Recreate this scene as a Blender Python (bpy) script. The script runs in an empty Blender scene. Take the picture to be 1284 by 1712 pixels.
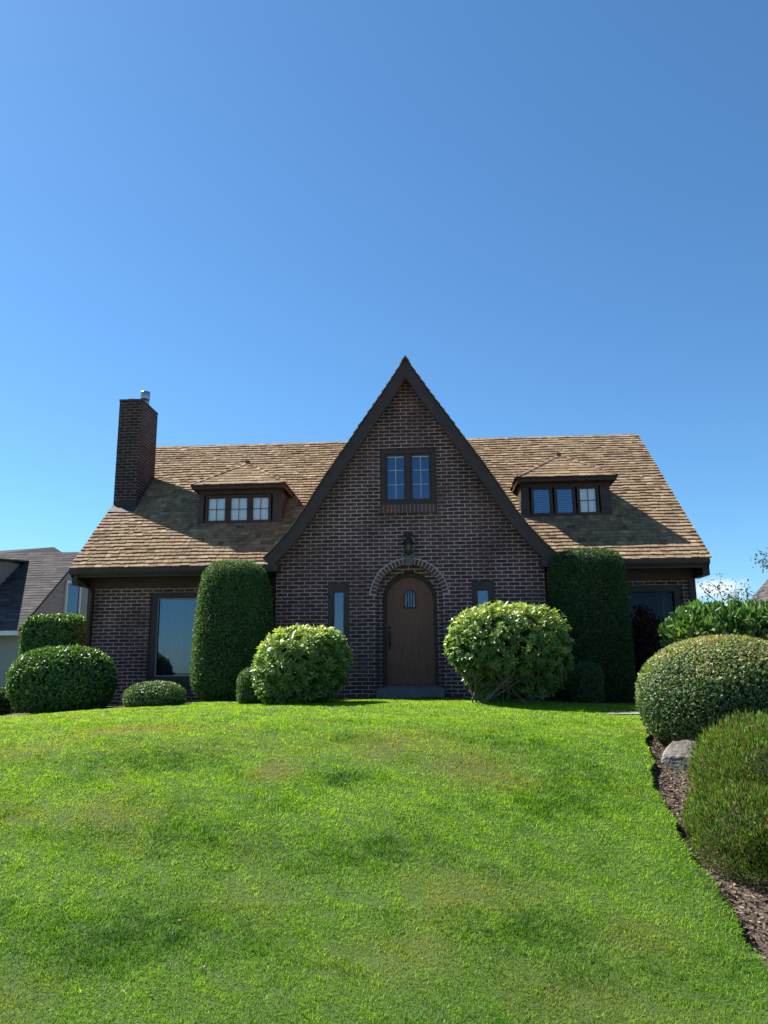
import bpy, bmesh, math, random
import numpy as np
from mathutils import Vector, Matrix

random.seed(11)
rng = np.random.default_rng(7)
scene = bpy.context.scene
COL = scene.collection

# ---------------------------------------------------------------- camera, sky, sun, exposure
def set_camera():
    yaw, pitch, roll = math.radians(3.5), math.radians(11.5), math.radians(0.5)
    fw = Vector((-math.sin(yaw) * math.cos(pitch), math.cos(yaw) * math.cos(pitch), math.sin(pitch)))
    rt = Vector((math.cos(yaw), math.sin(yaw), 0)); up = rt.cross(fw)
    rt2 = math.cos(roll) * rt - math.sin(roll) * up
    up2 = math.cos(roll) * up + math.sin(roll) * rt
    cam = bpy.data.cameras.new("camera"); o = bpy.data.objects.new("camera", cam)
    m = Matrix((rt2, up2, -fw)).transposed().to_4x4()
    m.translation = Vector((0.396, -13.6, 0.481))
    o.matrix_world = m
    cam.sensor_fit = 'VERTICAL'; cam.sensor_height = 36.0
    cam.lens = 36.0 * 1286.0 / 1712.0
    cam.clip_start = 0.05; cam.clip_end = 3000
    COL.objects.link(o); scene.camera = o
set_camera()

SUN_D = Vector((1.0, -0.5, -1.36)).normalized()        # the way the light travels
SUN_EL = math.asin(-SUN_D.z)
SUN_ROT = math.atan2(-SUN_D.x, -SUN_D.y)               # from +Y towards +X
CLOUD_DIR = (0.3359, 0.9377, 0.0885)

def N(nt, typ, **kw):
    n = nt.nodes.new(typ)
    for k, v in kw.items():
        if k.startswith('_'): setattr(n, k[1:], v)
        else:
            n.inputs[k.replace('__', ' ')].default_value = v
    return n

def make_world():
    w = bpy.data.worlds.new("World"); scene.world = w; w.use_nodes = True
    nt = w.node_tree; nt.nodes.clear(); L = nt.links.new
    out = nt.nodes.new('ShaderNodeOutputWorld'); bg = nt.nodes.new('ShaderNodeBackground')
    sky = nt.nodes.new('ShaderNodeTexSky'); sky.sky_type = 'NISHITA'; sky.sun_disc = False
    sky.sun_elevation = SUN_EL; sky.sun_rotation = SUN_ROT
    sky.altitude = 0; sky.air_density = 1.0; sky.dust_density = 0.22; sky.ozone_density = 10.0
    bg.inputs['Strength'].default_value = 0.067
    # one small fair-weather cloud low in the sky
    tc = nt.nodes.new('ShaderNodeTexCoord')
    mp = nt.nodes.new('ShaderNodeVectorMath'); mp.operation = 'SUBTRACT'; mp.inputs[1].default_value = CLOUD_DIR
    L(tc.outputs['Generated'], mp.inputs[0])
    sc = nt.nodes.new('ShaderNodeVectorMath'); sc.operation = 'MULTIPLY'; sc.inputs[1].default_value = (26, 12, 62)
    L(mp.outputs[0], sc.inputs[0])
    ln = nt.nodes.new('ShaderNodeVectorMath'); ln.operation = 'LENGTH'; L(sc.outputs[0], ln.inputs[0])
    nz = N(nt, 'ShaderNodeTexNoise', Scale=38.0, Detail=6.0, Roughness=0.55); L(tc.outputs['Generated'], nz.inputs['Vector'])
    a = nt.nodes.new('ShaderNodeMath'); a.operation = 'MULTIPLY_ADD'; a.inputs[1].default_value = 1.5; L(nz.outputs['Fac'], a.inputs[0]); L(ln.outputs['Value'], a.inputs[2])
    mr = nt.nodes.new('ShaderNodeMapRange'); mr.interpolation_type = 'SMOOTHSTEP'
    mr.inputs['From Min'].default_value = 1.75; mr.inputs['From Max'].default_value = 0.95
    mr.inputs['To Min'].default_value = 0; mr.inputs['To Max'].default_value = 0.8
    L(a.outputs[0], mr.inputs['Value'])
    mx = nt.nodes.new('ShaderNodeMix'); mx.data_type = 'RGBA'
    tn = nt.nodes.new('ShaderNodeMix'); tn.data_type = 'RGBA'; tn.blend_type = 'MULTIPLY'; tn.inputs['Factor'].default_value = 1
    L(sky.outputs[0], tn.inputs['A']); tn.inputs['B'].default_value = (0.80, 1.0, 0.97, 1)
    L(mr.outputs[0], mx.inputs['Factor']); L(tn.outputs['Result'], mx.inputs['A']); mx.inputs['B'].default_value = (5.9, 6.2, 6.6, 1)
    L(mx.outputs['Result'], bg.inputs['Color']); L(bg.outputs[0], out.inputs[0])
make_world()

def make_sun():
    l = bpy.data.lights.new("sun", 'SUN'); l.energy = 5.0; l.angle = math.radians(0.5); l.color = (1.0, 0.95, 0.86)
    o = bpy.data.objects.new("sun", l); o.rotation_euler = SUN_D.to_track_quat('-Z', 'Y').to_euler(); o.location = (-20, 10, 30)
    COL.objects.link(o)
make_sun()
scene.view_settings.view_transform = 'Standard'
scene.view_settings.look = 'None'
scene.view_settings.exposure = 1.4
scene.view_settings.gamma = 1.0
scene.cycles.use_denoising = True

# ---------------------------------------------------------------- object helpers
def tag(o, label=None, cat=None, group=None, kind=None):
    if label: o['label'] = label
    if cat: o['category'] = cat
    if group: o['group'] = group
    if kind: o['kind'] = kind
    return o

def empty(name, loc=(0, 0, 0)):
    o = bpy.data.objects.new(name, None); o.location = loc; o.empty_display_size = 0.2
    COL.objects.link(o); return o

def link(name, me, mats, parent=None):
    o = bpy.data.objects.new(name, me)
    for m in (mats if isinstance(mats, (list, tuple)) else [mats]): me.materials.append(m)
    COL.objects.link(o)
    if parent is not None:                                 # meshes keep world coordinates
        o.parent = parent
        if parent.type == 'EMPTY': o.matrix_parent_inverse = Matrix.Translation(-parent.location)
    return o

class MB:
    """collects shapes with a per-piece tint, then becomes one mesh"""
    def __init__(s): s.v = []; s.f = []; s.t = []; s.m = []; s.sm = []
    def add(s, verts, faces, tint=None, mat=0, smooth=False):
        b = len(s.v); s.v.extend([tuple(p) for p in verts])
        t = random.random() if tint is None else tint
        s.t.extend([t] * len(verts))
        for f in faces: s.f.append(tuple(b + i for i in f)); s.m.append(mat); s.sm.append(smooth)
    def box(s, x0, x1, y0, y1, z0, z1, tint=None, mat=0, bev=0.0):
        if bev > 0:
            bm = bmesh.new(); bmesh.ops.create_cube(bm, size=1)
            for v in bm.verts: v.co = Vector(((x0 + x1) / 2 + v.co.x * (x1 - x0), (y0 + y1) / 2 + v.co.y * (y1 - y0), (z0 + z1) / 2 + v.co.z * (z1 - z0)))
            bmesh.ops.bevel(bm, geom=bm.edges[:], offset=bev, segments=2, affect='EDGES')
            bm.verts.index_update()
            s.add([v.co[:] for v in bm.verts], [[v.index for v in f.verts] for f in bm.faces], tint, mat); bm.free(); return
        v = [(x0, y0, z0), (x1, y0, z0), (x1, y1, z0), (x0, y1, z0), (x0, y0, z1), (x1, y0, z1), (x1, y1, z1), (x0, y1, z1)]
        s.add(v, [(3, 2, 1, 0), (4, 5, 6, 7), (0, 1, 5, 4), (1, 2, 6, 5), (2, 3, 7, 6), (3, 0, 4, 7)], tint, mat)
    def hexa(s, v, tint=None, mat=0):
        s.add(v, [(3, 2, 1, 0), (4, 5, 6, 7), (0, 1, 5, 4), (1, 2, 6, 5), (2, 3, 7, 6), (3, 0, 4, 7)], tint, mat)
    def prism(s, poly, fn, d0, d1, tint=None, mat=0):
        """poly: 2-D outline; fn(a,b,d) -> 3-D point; extruded from d0 to d1"""
        n = len(poly)
        v = [fn(a, b, d0) for a, b in poly] + [fn(a, b, d1) for a, b in poly]
        f = [tuple(range(n))[::-1], tuple(range(n, 2 * n))] + [(i, (i + 1) % n, n + (i + 1) % n, n + i) for i in range(n)]
        s.add(v, f, tint, mat)
    def tube(s, pts, rad, n=8, tint=None, mat=0, smooth=True):
        pts = [Vector(p) for p in pts]
        if not isinstance(rad, (list, tuple)): rad = [rad] * len(pts)
        vs = []; fs = []; ref = None
        for i, p in enumerate(pts):
            d = (pts[min(i + 1, len(pts) - 1)] - pts[max(i - 1, 0)]).normalized()
            if ref is None: ref = Vector((1, 0, 0)) if abs(d.x) < .8 else Vector((0, 1, 0))
            a = (ref - d * ref.dot(d)).normalized(); ref = a; b = d.cross(a)
            for k in range(n):
                t = 2 * math.pi * k / n; vs.append(p + (a * math.cos(t) + b * math.sin(t)) * rad[i])
        for i in range(len(pts) - 1):
            for k in range(n): fs.append((i * n + k, i * n + (k + 1) % n, (i + 1) * n + (k + 1) % n, (i + 1) * n + k))
        fs.append(tuple(range(n))[::-1]); fs.append(tuple(range((len(pts) - 1) * n, len(pts) * n)))
        s.add(vs, fs, tint, mat, smooth)
    def build(s, name, mats, parent=None, fix=True):
        me = bpy.data.meshes.new(name); me.from_pydata(s.v, [], s.f); me.update()
        a = me.attributes.new('tint', 'FLOAT', 'POINT'); a.data.foreach_set('value', np.array(s.t, np.float32))
        me.polygons.foreach_set('material_index', np.array(s.m, np.int32))
        me.polygons.foreach_set('use_smooth', np.array(s.sm, bool))
        if fix:
            bm = bmesh.new(); bm.from_mesh(me); bmesh.ops.recalc_face_normals(bm, faces=bm.faces); bm.to_mesh(me); bm.free()
        return link(name, me, mats, parent)

def np_mesh(name, V, F, tint, mats, parent=None, mat_idx=None, extra=None, smooth=False):
    """V (n,3); F list of (m,k) int arrays with k = 3 or 4"""
    me = bpy.data.meshes.new(name)
    F = [f for f in F if len(f)]
    nl = sum(f.size for f in F); nf = sum(len(f) for f in F)
    me.vertices.add(len(V)); me.loops.add(nl); me.polygons.add(nf)
    me.vertices.foreach_set('co', np.ascontiguousarray(V, np.float32).ravel())
    me.loops.foreach_set('vertex_index', np.concatenate([f.ravel() for f in F]).astype(np.int32))
    sizes = np.concatenate([np.full(len(f), f.shape[1]) for f in F])
    st = np.concatenate([[0], np.cumsum(sizes)[:-1]]).astype(np.int32)
    me.polygons.foreach_set('loop_start', st)
    if smooth: me.polygons.foreach_set('use_smooth', np.ones(nf, bool))
    if mat_idx is not None: me.polygons.foreach_set('material_index', np.asarray(mat_idx, np.int32))
    a = me.attributes.new('tint', 'FLOAT', 'POINT'); a.data.foreach_set('value', np.asarray(tint, np.float32))
    if extra is not None:
        for k, vals in extra.items():
            a = me.attributes.new(k, 'FLOAT', 'POINT'); a.data.foreach_set('value', np.asarray(vals, np.float32))
    me.update(calc_edges=True); me.validate()
    return link(name, me, mats, parent)

# ---------------------------------------------------------------- materials
def mat(name):
    m = bpy.data.materials.new(name); m.use_nodes = True
    nt = m.node_tree; nt.nodes.clear()
    out = nt.nodes.new('ShaderNodeOutputMaterial')
    return m, nt, out, nt.links.new

def ramp(nt, stops):
    r = nt.nodes.new('ShaderNodeValToRGB'); e = r.color_ramp.elements
    while len(e) < len(stops): e.new(0.5)
    for el, (p, c) in zip(e, stops): el.position = p; el.color = (*c, 1)
    return r

def noisy(name, c0, c1, scale=8.0, rough=0.7, bump=0.0, spec=0.3, detail=5.0, stretch=(1, 1, 1), tintmix=0.0, metallic=0.0, bscale=None):
    """noise between two colours, optional bump; tint attribute shifts pieces apart"""
    m, nt, out, L = mat(name)
    p = N(nt, 'ShaderNodeBsdfPrincipled', Roughness=rough, Metallic=metallic); p.inputs['Specular IOR Level'].default_value = spec
    tc = nt.nodes.new('ShaderNodeTexCoord'); mp = nt.nodes.new('ShaderNodeMapping'); mp.inputs['Scale'].default_value = stretch
    L(tc.outputs['Object'], mp.inputs['Vector'])
    nz = N(nt, 'ShaderNodeTexNoise', Scale=scale, Detail=detail, Roughness=0.6); L(mp.outputs[0], nz.inputs['Vector'])
    fac = nz.outputs['Fac']
    if tintmix > 0:
        at = nt.nodes.new('ShaderNodeAttribute'); at.attribute_name = 'tint'
        mm = nt.nodes.new('ShaderNodeMix'); mm.inputs['Factor'].default_value = tintmix
        L(fac, mm.inputs['A']); L(at.outputs['Fac'], mm.inputs['B']); fac = mm.outputs['Result']
        r = ramp(nt, [(0.12, c0), (0.88, c1)])
    else: r = ramp(nt, [(0.3, c0), (0.7, c1)])
    L(fac, r.inputs['Fac']); L(r.outputs[0], p.inputs['Base Color'])
    if bump > 0:
        b = N(nt, 'ShaderNodeBump', Strength=bump, Distance=0.02)
        n2 = N(nt, 'ShaderNodeTexNoise', Scale=bscale or scale * 3, Detail=4.0); L(mp.outputs[0], n2.inputs['Vector'])
        L(n2.outputs['Fac'], b.inputs['Height']); L(b.outputs[0], p.inputs['Normal'])
    L(p.outputs[0], out.inputs[0]); return m

def brick_mat(name, c0, c1, mortar, row=0.0677, width=0.206, stain=0.36):
    m, nt, out, L = mat(name)
    p = N(nt, 'ShaderNodeBsdfPrincipled', Roughness=0.82); p.inputs['Specular IOR Level'].default_value = 0.25
    tc = nt.nodes.new('ShaderNodeTexCoord'); ge = nt.nodes.new('ShaderNodeNewGeometry')
    sp = nt.nodes.new('ShaderNodeSeparateXYZ'); L(tc.outputs['Object'], sp.inputs[0])
    sn = nt.nodes.new('ShaderNodeSeparateXYZ'); L(ge.outputs['Normal'], sn.inputs[0])
    ab = nt.nodes.new('ShaderNodeMath'); ab.operation = 'ABSOLUTE'; L(sn.outputs['X'], ab.inputs[0])
    gt = nt.nodes.new('ShaderNodeMath'); gt.operation = 'GREATER_THAN'; gt.inputs[1].default_value = 0.6; L(ab.outputs[0], gt.inputs[0])
    mx = nt.nodes.new('ShaderNodeMix'); L(gt.outputs[0], mx.inputs['Factor']); L(sp.outputs['X'], mx.inputs['A']); L(sp.outputs['Y'], mx.inputs['B'])
    cb = nt.nodes.new('ShaderNodeCombineXYZ'); L(mx.outputs['Result'], cb.inputs['X']); L(sp.outputs['Z'], cb.inputs['Y'])
    # hand-laid wobble
    wn = N(nt, 'ShaderNodeTexNoise', Scale=2.3, Detail=3.0); L(tc.outputs['Object'], wn.inputs['Vector'])
    wv = nt.nodes.new('ShaderNodeVectorMath'); wv.operation = 'SCALE'; wv.inputs['Scale'].default_value = 0.022; L(wn.outputs['Color'], wv.inputs[0])
    ad = nt.nodes.new('ShaderNodeVectorMath'); L(cb.outputs[0], ad.inputs[0]); L(wv.outputs[0], ad.inputs[1])
    bt = nt.nodes.new('ShaderNodeTexBrick'); bt.offset = 0.5; bt.squash = 1.0
    bt.inputs['Scale'].default_value = 1.0; bt.inputs['Mortar Size'].default_value = 0.0078
    bt.inputs['Mortar Smooth'].default_value = 0.15; bt.inputs['Bias'].default_value = 0.0
    bt.inputs['Brick Width'].default_value = width; bt.inputs['Row Height'].default_value = row
    bt.inputs['Color1'].default_value = (*c0, 1); bt.inputs['Color2'].default_value = (*c1, 1)
    L(ad.outputs[0], bt.inputs['Vector'])
    # mortar that is smeared and dirty in patches
    mn = N(nt, 'ShaderNodeTexNoise', Scale=1.3, Detail=5.0, Roughness=0.65); L(tc.outputs['Object'], mn.inputs['Vector'])
    mr = ramp(nt, [(0.36, tuple(.45 * a + .55 * b for a, b in zip(mortar, c0))), (0.56, mortar)])
    L(mn.outputs['Fac'], mr.inputs['Fac']); L(mr.outputs[0], bt.inputs['Mortar'])
    # fine soot over everything
    fn = N(nt, 'ShaderNodeTexNoise', Scale=16.0, Detail=6.0, Roughness=0.7); L(tc.outputs['Object'], fn.inputs['Vector'])
    fr = ramp(nt, [(0.3, (1 - stain,) * 3), (0.62, (1, 1, 1))]); L(fn.outputs['Fac'], fr.inputs['Fac'])
    ml = nt.nodes.new('ShaderNodeMix'); ml.data_type = 'RGBA'; ml.blend_type = 'MULTIPLY'; ml.inputs['Factor'].default_value = 1
    L(bt.outputs['Color'], ml.inputs['A']); L(fr.outputs[0], ml.inputs['B']); L(ml.outputs['Result'], p.inputs['Base Color'])
    sn2 = N(nt, 'ShaderNodeTexNoise', Scale=0.9, Detail=6.0, Roughness=0.7); ms_ = nt.nodes.new('ShaderNodeMapping'); ms_.inputs['Scale'].default_value = (1, 1, .45)
    L(tc.outputs['Object'], ms_.inputs['Vector']); L(ms_.outputs[0], sn2.inputs['Vector'])
    sr = ramp(nt, [(0.38, (.62, .60, .60)), (0.60, (1.05, 1.0, 1.0))]); L(sn2.outputs['Fac'], sr.inputs['Fac'])
    m3 = nt.nodes.new('ShaderNodeMix'); m3.data_type = 'RGBA'; m3.blend_type = 'MULTIPLY'; m3.inputs['Factor'].default_value = 1
    L(ml.outputs['Result'], m3.inputs['A']); L(sr.outputs[0], m3.inputs['B']); L(m3.outputs['Result'], p.inputs['Base Color'])
    b1 = N(nt, 'ShaderNodeBump', Strength=0.6, Distance=0.006); b1.invert = True; L(bt.outputs['Fac'], b1.inputs['Height'])
    b2 = N(nt, 'ShaderNodeBump', Strength=0.5, Distance=0.006); L(fn.outputs['Fac'], b2.inputs['Height']); L(b1.outputs[0], b2.inputs['Normal'])
    L(b2.outputs[0], p.inputs['Normal']); L(p.outputs[0], out.inputs[0]); return m

def shingle_mat(name, stops, wx=0.6):
    m, nt, out, L = mat(name)
    p = N(nt, 'ShaderNodeBsdfPrincipled', Roughness=0.9); p.inputs['Specular IOR Level'].default_value = 0.08
    at = nt.nodes.new('ShaderNodeAttribute'); at.attribute_name = 'tint'
    tc = nt.nodes.new('ShaderNodeTexCoord')
    big = N(nt, 'ShaderNodeTexNoise', Scale=wx, Detail=3.0); L(tc.outputs['Object'], big.inputs['Vector'])
    mx = nt.nodes.new('ShaderNodeMix'); mx.inputs['Factor'].default_value = 0.2; L(at.outputs['Fac'], mx.inputs['A']); L(big.outputs['Fac'], mx.inputs['B'])
    r = ramp(nt, stops); L(mx.outputs['Result'], r.inputs['Fac'])
    mp = nt.nodes.new('ShaderNodeMapping'); mp.inputs['Scale'].default_value = (60, 5, 5); L(tc.outputs['Object'], mp.inputs['Vector'])
    gr = N(nt, 'ShaderNodeTexNoise', Scale=1.0, Detail=4.0); L(mp.outputs[0], gr.inputs['Vector'])
    gr2 = ramp(nt, [(0.25, (.62, .62, .62)), (0.7, (1.1, 1.1, 1.1))]); L(gr.outputs['Fac'], gr2.inputs['Fac'])
    ml = nt.nodes.new('ShaderNodeMix'); ml.data_type = 'RGBA'; ml.blend_type = 'MULTIPLY'; ml.inputs['Factor'].default_value = 1
    L(r.outputs[0], ml.inputs['A']); L(gr2.outputs[0], ml.inputs['B']); L(ml.outputs['Result'], p.inputs['Base Color'])
    b = N(nt, 'ShaderNodeBump', Strength=0.35, Distance=0.004); L(gr.outputs['Fac'], b.inputs['Height']); L(b.outputs[0], p.inputs['Normal'])
    L(p.outputs[0], out.inputs[0]); return m

def leaf_mat(name, stops, trans=0.35, rough=0.5, spec=0.4, tcol=None):
    m, nt, out, L = mat(name)
    p = N(nt, 'ShaderNodeBsdfPrincipled', Roughness=rough); p.inputs['Specular IOR Level'].default_value = spec
    t = nt.nodes.new('ShaderNodeBsdfTranslucent'); ms = nt.nodes.new('ShaderNodeMixShader'); ms.inputs[0].default_value = trans
    at = nt.nodes.new('ShaderNodeAttribute'); at.attribute_name = 'tint'
    r = ramp(nt, stops); L(at.outputs['Fac'], r.inputs['Fac']); L(r.outputs[0], p.inputs['Base Color'])
    mu = nt.nodes.new('ShaderNodeMix'); mu.data_type = 'RGBA'; mu.blend_type = 'MULTIPLY'; mu.inputs['Factor'].default_value = 1
    L(r.outputs[0], mu.inputs['A']); mu.inputs['B'].default_value = (*(tcol or (1.5, 1.6, 0.7)), 1)
    L(mu.outputs['Result'], t.inputs['Color'])
    L(p.outputs[0], ms.inputs[1]); L(t.outputs[0], ms.inputs[2]); L(ms.outputs[0], out.inputs[0]); return m

def glass_mat(name, tint=(1, 1, 1), ior=1.75, refl_tint=(1, 1, 1)):
    m, nt, out, L = mat(name)
    tr = nt.nodes.new('ShaderNodeBsdfTransparent'); tr.inputs['Color'].default_value = (*tint, 1)
    gl = nt.nodes.new('ShaderNodeBsdfGlossy'); gl.inputs['Roughness'].default_value = 0.015; gl.inputs['Color'].default_value = (*refl_tint, 1)
    fr = nt.nodes.new('ShaderNodeFresnel'); fr.inputs['IOR'].default_value = ior
    ms = nt.nodes.new('ShaderNodeMixShader'); L(fr.outputs[0], ms.inputs[0]); L(tr.outputs[0], ms.inputs[1]); L(gl.outputs[0], ms.inputs[2])
    L(ms.outputs[0], out.inputs[0]); return m

M = {}
M['brick'] = brick_mat('brown brick', (0.088, 0.041, 0.041), (0.162, 0.071, 0.067), (0.62, 0.48, 0.45))
M['chimney_brick'] = brick_mat('sooty chimney brick', (0.044, 0.022, 0.021), (0.086, 0.038, 0.033), (0.26, 0.22, 0.21), stain=0.6)
M['loose_brick'] = noisy('single bricks', (0.085, 0.040, 0.037), (0.165, 0.074, 0.064), 9, 0.85, 0.4, tintmix=0.5)
M['mortar'] = noisy('pale mortar', (0.36, 0.30, 0.28), (0.48, 0.40, 0.38), 14, 0.9, 0.3)
M['trim'] = noisy('dark brown painted wood', (0.042, 0.025, 0.023), (0.066, 0.041, 0.037), 6, 0.55, 0.12, stretch=(1, 1, 1))
M['soffit'] = noisy('brown soffit board', (0.040, 0.026, 0.022), (0.060, 0.040, 0.034), 5, 0.7, 0.1)
M['door'] = noisy('red brown door wood', (0.125, 0.043, 0.025), (0.215, 0.076, 0.042), 3.5, 0.6, 0.15, spec=0.5, stretch=(9, 1, 1))
M['iron'] = noisy('black iron', (0.012, 0.012, 0.013), (0.03, 0.028, 0.027), 20, 0.5, 0.2, spec=0.5)
M['lantern_glass'] = noisy('amber lantern glass', (0.09, 0.06, 0.03), (0.15, 0.10, 0.045), 12, 0.25, spec=0.5)
M['stone'] = noisy('grey carved stone', (0.10, 0.095, 0.095), (0.17, 0.16, 0.155), 12, 0.85, 0.4)
M['concrete'] = noisy('grey concrete', (0.11, 0.11, 0.12), (0.18, 0.18, 0.185), 10, 0.85, 0.3)
M['flag'] = noisy('weathered flagstone', (0.15, 0.135, 0.115), (0.29, 0.265, 0.23), 7, 0.9, 0.5, tintmix=0.4)
M['rock'] = noisy('tan grey rock', (0.10, 0.09, 0.078), (0.22, 0.20, 0.17), 5, 0.9, 0.8, bscale=30)
M['cedar'] = shingle_mat('cedar shingle', [(0.05, (0.125, 0.079, 0.050)), (0.3, (0.205, 0.136, 0.084)), (0.6, (0.285, 0.200, 0.122)), (0.95, (0.41, 0.312, 0.203))])
M['cedar_under'] = noisy('dark roof deck', (0.030, 0.021, 0.016), (0.055, 0.038, 0.028), 12, 0.9)
M['asphalt_shingle'] = shingle_mat('grey asphalt shingle', [(0.1, (0.048, 0.044, 0.049)), (0.5, (0.078, 0.071, 0.075)), (0.9, (0.115, 0.104, 0.106))], wx=0.4)
M['metal'] = noisy('galvanised metal', (0.28, 0.28, 0.29), (0.42, 0.42, 0.43), 9, 0.28, 0.05, metallic=1.0, spec=0.5)
M['flashing'] = noisy('dull lead flashing', (0.022, 0.022, 0.024), (0.04, 0.04, 0.043), 9, 0.7, 0.2)
M['white_paint'] = noisy('white paint', (0.66, 0.66, 0.65), (0.80, 0.80, 0.79), 7, 0.5, 0.05)
M['pale_muntin'] = noisy('pale lead muntin', (0.40, 0.40, 0.42), (0.52, 0.52, 0.54), 9, 0.5)
M['siding'] = noisy('grey green siding', (0.26, 0.265, 0.25), (0.33, 0.335, 0.315), 5, 0.65, 0.1, stretch=(1, 1, 8))
M['curtain'] = noisy('white curtain cloth', (0.74, 0.79, 0.86), (0.84, 0.87, 0.92), 5, 0.9, stretch=(12, 1, .6))
M['sheer'] = noisy('sheer grey curtain', (0.05, 0.055, 0.07), (0.12, 0.125, 0.15), 5, 0.9, stretch=(9, 1, .3))
M['blind'] = noisy('blue grey blind slat', (0.30, 0.32, 0.36), (0.40, 0.42, 0.46), 6, 0.6)
M['dark_room'] = noisy('dark room', (0.010, 0.010, 0.012), (0.02, 0.019, 0.02), 2, 0.9)
M['glass'] = glass_mat('window glass', (0.80, 0.84, 0.92), 1.95, (0.60, 0.78, 1.0))  # blue tint on the reflection stands in for a deeper sky
M['clear_glass'] = glass_mat('clear window glass', (0.99, 0.99, 1.0), 1.4)
M['dim_glass'] = glass_mat('dimmed window glass', (0.9, 0.92, 0.95), 1.22, (0.6, 0.78, 1.0))  # reflection weakened in the material, standing in for dark trees mirrored there
M['soil'] = noisy('garden soil', (0.040, 0.030, 0.023), (0.11, 0.080, 0.058), 22, 0.95, 0.9)
M['mulch'] = noisy('bark chip', (0.055, 0.040, 0.029), (0.26, 0.20, 0.14), 8, 0.9, tintmix=0.85)
M['bark'] = noisy('grey brown bark', (0.10, 0.075, 0.055), (0.21, 0.165, 0.125), 18, 0.9, 0.6)
M['red_brick_edge'] = noisy('red brick edging', (0.14, 0.055, 0.035), (0.22, 0.095, 0.06), 9, 0.85, 0.3, tintmix=0.5)
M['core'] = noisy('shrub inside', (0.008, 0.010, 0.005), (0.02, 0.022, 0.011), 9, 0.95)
M['yew'] = leaf_mat('yew foliage', [(0, (0.028, 0.060, 0.018)), (0.6, (0.072, 0.145, 0.036)), (1, (0.16, 0.26, 0.07))], 0.3, 0.55, 0.3)
M['laurel'] = leaf_mat('glossy laurel leaf', [(0, (0.030, 0.075, 0.017)), (0.55, (0.072, 0.150, 0.030)), (1, (0.17, 0.27, 0.06))], 0.3, 0.38, 0.5)
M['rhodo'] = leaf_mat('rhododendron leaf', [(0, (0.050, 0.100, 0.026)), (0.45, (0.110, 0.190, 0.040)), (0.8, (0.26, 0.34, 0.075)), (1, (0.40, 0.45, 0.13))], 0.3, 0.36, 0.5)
M['box'] = leaf_mat('small box leaf', [(0, (0.026, 0.060, 0.018)), (0.5, (0.062, 0.125, 0.032)), (1, (0.14, 0.22, 0.06))], 0.28, 0.4, 0.5)
M['variegated'] = leaf_mat('speckled leaf', [(0, (0.050, 0.095, 0.034)), (0.45, (0.115, 0.180, 0.058)), (0.75, (0.26, 0.28, 0.105)), (0.92, (0.36, 0.29, 0.13)), (1, (0.36, 0.19, 0.085))], 0.3, 0.5, 0.35)
M['heather'] = leaf_mat('heather sprig', [(0, (0.026, 0.054, 0.012)), (0.5, (0.082, 0.152, 0.020)), (0.86, (0.18, 0.26, 0.038)), (0.94, (0.14, 0.095, 0.04)), (1, (0.13, 0.055, 0.03))], 0.35, 0.6, 0.2)
M['maple'] = leaf_mat('dark red leaf', [(0, (0.03, 0.010, 0.010)), (1, (0.075, 0.025, 0.022))], 0.3, 0.5, 0.3, (1.5, .6, .5))
M['tree_leaf'] = leaf_mat('small tree leaf', [(0, (0.035, 0.055, 0.022)), (1, (0.10, 0.13, 0.05))], 0.35, 0.5, 0.3)
# grass: two attributes, tint (blade to blade) and dry (dead patches)
def grass_mat():
    m, nt, out, L = mat('lawn grass')
    p = N(nt, 'ShaderNodeBsdfPrincipled', Roughness=0.5); p.inputs['Specular IOR Level'].default_value = 0.2
    t = nt.nodes.new('ShaderNodeBsdfTranslucent'); ms = nt.nodes.new('ShaderNodeMixShader'); ms.inputs[0].default_value = 0.42
    at = nt.nodes.new('ShaderNodeAttribute'); at.attribute_name = 'tint'
    ad = nt.nodes.new('ShaderNodeAttribute'); ad.attribute_name = 'dry'
    r = ramp(nt, [(0, (0.028, 0.105, 0.006)), (0.5, (0.138, 0.305, 0.011)), (1, (0.36, 0.52, 0.036))]); L(at.outputs['Fac'], r.inputs['Fac'])
    r2 = ramp(nt, [(0, (0.17, 0.135, 0.032)), (1, (0.36, 0.31, 0.085))]); L(at.outputs['Fac'], r2.inputs['Fac'])
    mx = nt.nodes.new('ShaderNodeMix'); mx.data_type = 'RGBA'; L(ad.outputs['Fac'], mx.inputs['Factor']); L(r.outputs[0], mx.inputs['A']); L(r2.outputs[0], mx.inputs['B'])
    mu = nt.nodes.new('ShaderNodeMix'); mu.data_type = 'RGBA'; mu.blend_type = 'MULTIPLY'; mu.inputs['Factor'].default_value = 1
    L(mx.outputs['Result'], mu.inputs['A']); mu.inputs['B'].default_value = (1.5, 1.5, 0.6, 1)
    L(mx.outputs['Result'], p.inputs['Base Color']); L(mu.outputs['Result'], t.inputs['Color'])
    L(p.outputs[0], ms.inputs[1]); L(t.outputs[0], ms.inputs[2]); L(ms.outputs[0], out.inputs[0]); return m
M['grass'] = grass_mat()
M['turf'] = noisy('thatch under the grass', (0.034, 0.060, 0.009), (0.060, 0.100, 0.014), 30, 0.95, 0.7)
M['pavement'] = noisy('pavement concrete', (0.24, 0.235, 0.225), (0.33, 0.32, 0.31), 12, 0.9, 0.3)
M['meadow'] = noisy('rough ground', (0.045, 0.07, 0.02), (0.08, 0.10, 0.035), 3, 0.95, 0.5)

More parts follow.
